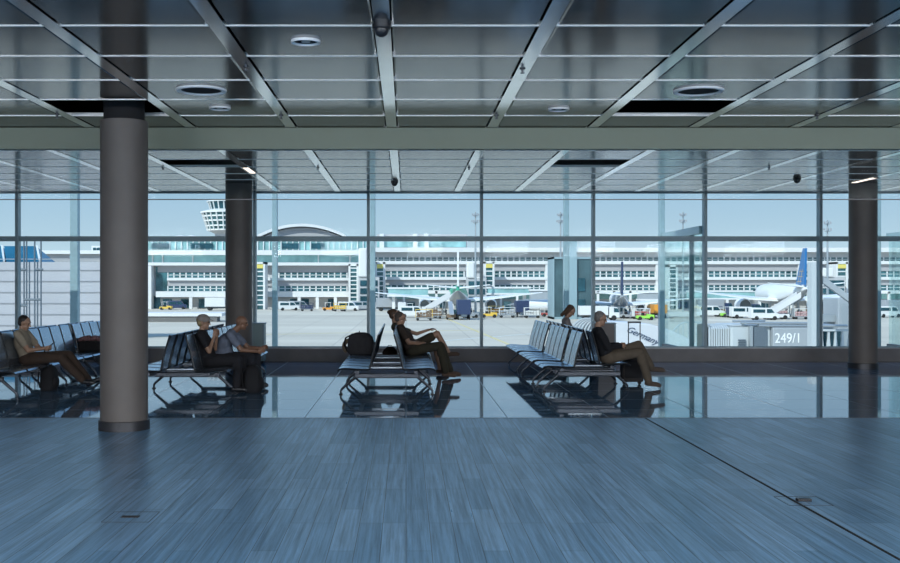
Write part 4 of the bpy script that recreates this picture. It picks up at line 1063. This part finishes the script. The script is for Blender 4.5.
cart(C['navy'], C['navy'], 'dark baggage cart before the dark gate', at(307, 250))
tug(C['orange'], 'orange baggage tractor left of the first thick post', at(329, 252))
cart(C['yellowp'], C['yellowp'], 'yellow loaded cart next to the orange tractor', at(340, 247))
van(C['white'], 'white van left of the first thick post', at(349, 251), -.1)
van(C['grey'], 'grey van nearest the first thick post', at(362, 258), .1)
truck(C['white'], C['grey'], 'grey box truck under the left wing tip of the green-tailed plane', at(391, 250), .1)
van(C['white'], 'white van behind the bun of the seated woman', at(402, 245), PI/2)
tug(C['navy'], 'dark tractor left of the left engine', at(411, 240))
cart(C['yellowp'], C['brown'], 'tan loaded cart under the left wing beside the stairs', at(424, 183))
stairs('white boarding stairs rising towards the green tail cone', at(420.5, 198), 3.9)
van(C['white'], 'white low van at the foot of the left boarding stairs', at(413, 200), 0)
truck(C['navy'], C['navy'], 'dark high loader directly under the green tail cone', at(463, 190), PI/2, 2.6)
loader(C['brown'], 'brown belt loader left of the dark high loader', at(451, 190), PI/2)
cart(C['brown'], C['brown'], 'brown loaded cart left of the belt loader', at(434, 193), 0)
cart(C['white'], C['brown'], 'white cart with brown load near the stairs', at(430, 205), .2)
tug(C['grey'], 'grey tractor right of the dark high loader', at(470, 198), .3)
tug(C['yellowp'], 'yellow tractor right of the plane with the green tail', at(489, 199))
cart(C['yellowp'], C['orange'], 'orange loaded cart behind the yellow tractor', at(496, 212))
cart(C['white'], C['grey'], 'cart with grey load in the line of carts at the middle', at(507, 199))
loader(C['white'], 'white belt loader in front of the terminal, middle right', at(512, 228), .1)
truck(C['white'], C['navy'], 'white truck with dark box in the middle right', at(521, 205), PI/2)
tanker(C['white'], 'white tank truck right of the middle, by the teal tower', at(541, 214), 0)
tug(C['red'], 'reddish tractor beside the teal tower', at(549, 205))
cart(C['white'], C['white'], 'white cart in front of the tank truck', at(532, 197))
truck(C['white'], C['white'], 'white truck left of the small navy-tailed jet', at(599, 184), 0, 1.6)
van(C['white'], 'long white van under the small navy-tailed jet', at(618, 196), 0)
tug(C['grey'], 'grey tractor right of the small jet', at(628, 194))
cart(C['white'], C['red'], 'cart with red load right of the small jet', at(641, 191), .1)
tug(C['green'], 'lime green baggage tractor left of the orange one', at(645, 186))
truck(C['orange'], C['orange'], 'bright orange truck left of the gate passage', at(656.5, 198), PI/2, 1.6)
van(C['white'], 'white van left end of the group before the blue-tailed airliner', at(711, 205))
truck(C['navy'], C['grey'], 'grey box truck left of the big engine', at(716, 225), .1)
cart(C['navy'], C['brown'], 'dark loaded cart left of the big engine', at(722, 208))
tug(C['green'], 'lime green tractor before the blue-tailed airliner', at(729, 202))
cart(C['navy'], C['navy'], 'dark cart right of the lime green tractor', at(735, 199))
van(C['white'], 'white van below the big engine', at(744, 195))
van(C['navy'], 'dark blue van behind the white one below the big engine', at(753, 222))
van(C['white'], 'white low van at the foot of the right boarding stairs', at(764, 186))
stairs('white boarding stairs beside the blue-tailed airliner', at(768, 190), 3.9)
cart(C['white'], C['pink'], 'cart with pink cover in front of the blue-tailed airliner', at(779, 194))
cart(C['white'], C['pink'], 'cart with pink cover nearer the blue tail', at(801, 190))
cart(C['brown'], C['brown'], 'brown loaded cart under the blue tail', at(815, 199))
loader(C['grey'], 'grey belt loader just right of the blue tail', at(829, 205), .2)
truck(C['white'], C['white'], 'white truck left of the rightmost pillar', at(843, 215), 0)
van(C['white'], 'white van seen right of the rightmost pillar', at(888, 200), .2)
truck(C['white'], C['grey'], 'grey box truck seen right of the rightmost pillar', at(897, 215), .2)
# distant passenger bridge boxes
def far_bridge(px0, px1, py0, py1, Yb, label, m='tglass'):
    x0, x1 = XY(px0, Yb), XY(px1, Yb); z1, z0 = ZY(py0, Yb), ZY(py1, Yb); w_ = (x1-x0)/2
    t = thing('passenger_bridge', label, 'passenger bridge', ((x0+x1)/2, Yb, G)); 
    MB().box(-w_, w_, 0, 3, z0-G, z1-G).build('tunnel', M[m], t, smooth=0)
    MB().box(-w_-.2, w_+.2, -.2, 3.2, z1-G, z1-G+.4).box(-w_-.2, w_+.2, -.2, 3.2, z0-G-.4, z0-G).build('tunnel_frame', M['white'], t, smooth=0)
    for x in (-w_*.8, w_*.7): MB().box(x, x+.7, 1, 2, 0, z0-G-.3).build('support_leg', M['white'], t, smooth=0)
far_bridge(388, 428, 289, 295, 245, 'teal glazed passenger bridge behind the left wing of the green-tailed plane')
far_bridge(488, 530, 288.5, 293, 240, 'teal glazed passenger bridge behind the right wing of the green-tailed plane')
far_bridge(531, 548, 291, 300, 236, 'short grey passenger bridge left of the teal tower', 'jetgrey')
far_bridge(690, 768, 292, 298, 248, 'teal glazed passenger bridge behind the blue-tailed airliner')
far_bridge(640, 662, 293, 299, 240, 'grey passenger bridge behind the orange truck', 'jetgrey')

# ------------------------------------------------------------------ near jet bridge 249/1
Yn = 50
def nx(px): return XY(px, Yn)
def nz(py): return ZY(py, Yn)-G
t = thing('jet_bridge', 'grey jet bridge numbered 249/1 below the window at the right', 'jet bridge', (nx(790), Yn, G)); ox = nx(790)
MB().box(nx(773)-ox, nx(815)-ox, 0, 3, .6, nz(327.5)).build('tunnel', M['jetgrey'], t, smooth=0, bevel=.05)
MB().box(nx(733)-ox, nx(773)-ox, .3, 3, .6, nz(325)).build('rotunda_box', M['bellow'], t, smooth=0, bevel=.08)
MB().box(nx(754)-ox, nx(766.5)-ox, .1, .32, .8, nz(327)).build('door', M['jetdark'], t, smooth=0)
MB().box(nx(750)-ox, nx(753)-ox, .0, .32, .8, nz(326)).build('door_frame', M['steel'], t, smooth=0)
m = MB()
for k in range(5): m.box(nx(740)-ox, nx(747)-ox, .2, .32, nz(347)+k*.12-.2, nz(347)+k*.12-.13)
m.build('grille', M['jetdark'], t, smooth=0)
MB().box(nx(733)-ox, nx(849)-ox, .3, 2.7, nz(327), nz(325.8)).build('roof_edge', M['steel'], t, smooth=0)
m = MB()
m.tube([(nx(742)-ox, .2, nz(323)), (nx(815)-ox, .2, nz(323.4))], .06); m.tube([(nx(735)-ox, .4, nz(321.5)), (nx(768)-ox, .4, nz(321.3))], .05)
m.tube([(nx(760)-ox, .2, nz(326)), (nx(849)-ox, .2, nz(326))], .06)
for p in (745, 760, 783, 800, 812): m.bar((nx(p)-ox, .3, nz(327)), (nx(p)-ox, .3, nz(322)), .06)
m.build('roof_pipes', M['steel'], t)
MB().box(nx(712)-ox, nx(714)-ox, .6, 2.6, .6, nz(325)).build('end_frame', M['steel'], t, smooth=0)
b_ = MB(); NB = 9
for k in range(NB):                       # ribbed bellows with a rounded top
    xa = nx(712+k*2.35)-ox; xb = xa+.075
    po = [(.5, .6), (2.8, .6), (2.8, nz(329)), (2.45, nz(326.2)), (1.65, nz(324.8)), (.85, nz(326.2)), (.5, nz(329))]
    pi_ = [(.62, .6), (2.68, .6), (2.68, nz(329.6)), (2.4, nz(327)), (1.65, nz(325.8)), (.9, nz(327)), (.62, nz(329.6))]
    b_.prism(po, 'x', xa, xb); b_.prism(pi_, 'x', xb, xa+.112)
b_.build('bellows', M['bellow'], t, smooth=0)
tr = MB()                                 # lattice truss at the right
for k in range(5):
    xa = nx(817+k*7)-ox; xb = nx(824+k*7)-ox
    tr.bar((xa, .3, .6), (xb, .3, nz(331)), .05).bar((xb, .3, .6), (xa, .3, nz(331)), .05).bar((xa, .3, .6), (xa, .3, nz(330)), .1)
tr.box(nx(815)-ox, nx(853)-ox, .2, .4, nz(331.5), nz(329.5)); tr.build('truss', M['bellow'], t, smooth=0)
MB().box(nx(815)-ox, nx(853)-ox, 1.4, 1.6, .6, nz(331)).build('truss_glazing', M['dglass'], t, smooth=0)
for p in (738, 805): MB().box(nx(p)-ox-.3, nx(p)-ox+.3, 1.2, 1.8, 0, .6).build('support_leg', M['steel'], t, smooth=0)
def text(s, size, m, loc, rot, parent, name, ext=.01, shear=0):
    c = bpy.data.curves.new(name, 'FONT'); c.body = s; c.size = size; c.extrude = ext; c.shear = shear; c.align_x = 'CENTER'; c.align_y = 'CENTER'
    tmp = bpy.data.objects.new('tmp', c); COL.objects.link(tmp)
    dg = bpy.context.evaluated_depsgraph_get(); dg.update(); me = bpy.data.meshes.new_from_object(tmp.evaluated_get(dg)); bpy.data.objects.remove(tmp)
    me.name = name; me.materials.clear(); me.materials.append(m)
    o = bpy.data.objects.new(name, me); COL.objects.link(o); o.parent = parent; o.location = loc; o.rotation_euler = rot; return o
o = text('249/1', .66, M['lettering'], (nx(788)-ox, -.012, nz(338.6)), (PI/2, 0, 0), t, 'number'); o.scale = (.85, 1, 1)
t = thing('lift_column', 'pale grey lift column of the jet bridge beside the dark mullion', 'column', (XY(816.5, Yn-3), Yn-3, G))
MB().box(-.22, .22, 0, .5, 0, ZY(262, Yn-3)-G).build('column_body', M['bellow'], t, smooth=0)
MB().bar((.25, .3, ZY(278, Yn)-G), (1.7, .3, ZY(300, Yn)-G), .25).build('brace', M['jetgrey'], t, smooth=0)
t = thing('bridge_cabin', 'grey jet bridge cabin left of the rightmost pillar', 'cabin', (XY(843, Yn+4), Yn+4, G))
MB().box(-.25, .9, 0, 2, 0, ZY(298, Yn+4)-G).build('cabin_body', M['jetgrey'], t, smooth=0, bevel=.05)
MB().box(-.1, .2, -.02, 0, 2.8, ZY(305, Yn+4)-G).build('panel', M['steel'], t, smooth=0)
MB().box(-1.05, -.25, .3, 1.5, ZY(322, Yn+4)-G, ZY(315, Yn+4)-G).build('side_box', M['steel'], t, smooth=0)
# ------------------------------------------------------------------ white covered gangway with script lettering
Yv = 58
def vx(px): return XY(px, Yv)
def vz(py): return ZY(py, Yv)-G
t = thing('white_gangway', 'white covered gangway with dark cursive lettering behind the suitcase handle', 'gangway', (vx(640), Yv, G)); ox = vx(640)
MB().prism([(vx(604)-ox, 0), (vx(604)-ox, vz(321)), (vx(650)-ox, vz(324)), (vx(670)-ox, vz(330)), (vx(686)-ox, vz(337)), (vx(706)-ox, vz(350)), (vx(720)-ox, 0)], 'y', 0, 3).build('side_wall', mat('gangway_white', (.64, .65, .68), .5, 0, var=.02, scale=1), t, smooth=0, bevel=.05)
o = text('Germany', .50, M['ink'], (vx(642)-ox, -.02, vz(335.5)), (PI/2, .42, 0), t, 'cursive_lettering', shear=.45); 
b_ = MB()
for k in range(7):
    r = .95+.12*k*.2
    xa = vx(581+3.3*k)-ox
    pts = [(xa+.0, 0, 0)]+[(xa+.35+(.9-.0*k)*math.cos(PI-a), 0, vz(334)+(.85)*math.sin(a)) for a in [PI/2*j/8 for j in range(9)]]
    b_.tube(pts, .07, 6)
b_.build('canopy_rib', M['jetgrey'], t)
MB().prism([(vx(581)-ox, 0), (vx(581)-ox, vz(331)), (vx(584)-ox, vz(326)), (vx(590)-ox, vz(320)), (vx(604)-ox, vz(319)), (vx(604)-ox, 0)], 'y', .1, 2.8).build('canopy', M['jetgrey'], t, smooth=0)
t = thing('arched_railing', 'pale arched railing beyond the gangway, seen in the gate passage', 'railing', (XY(685, 66), 66, G))
pts = [(-.75+1.9*(j/12), 0, ZY(331, 66)-G+.55*math.sin(min(PI/2, PI/2*j/5))) for j in range(13)]
MB().tube(pts, .05, 6).build('top_rail', M['bellow'], t)
for j in range(0, 13, 2): MB().tube([(pts[j][0], 0, 0), pts[j]], .035, 6).build('upright', M['bellow'], t)
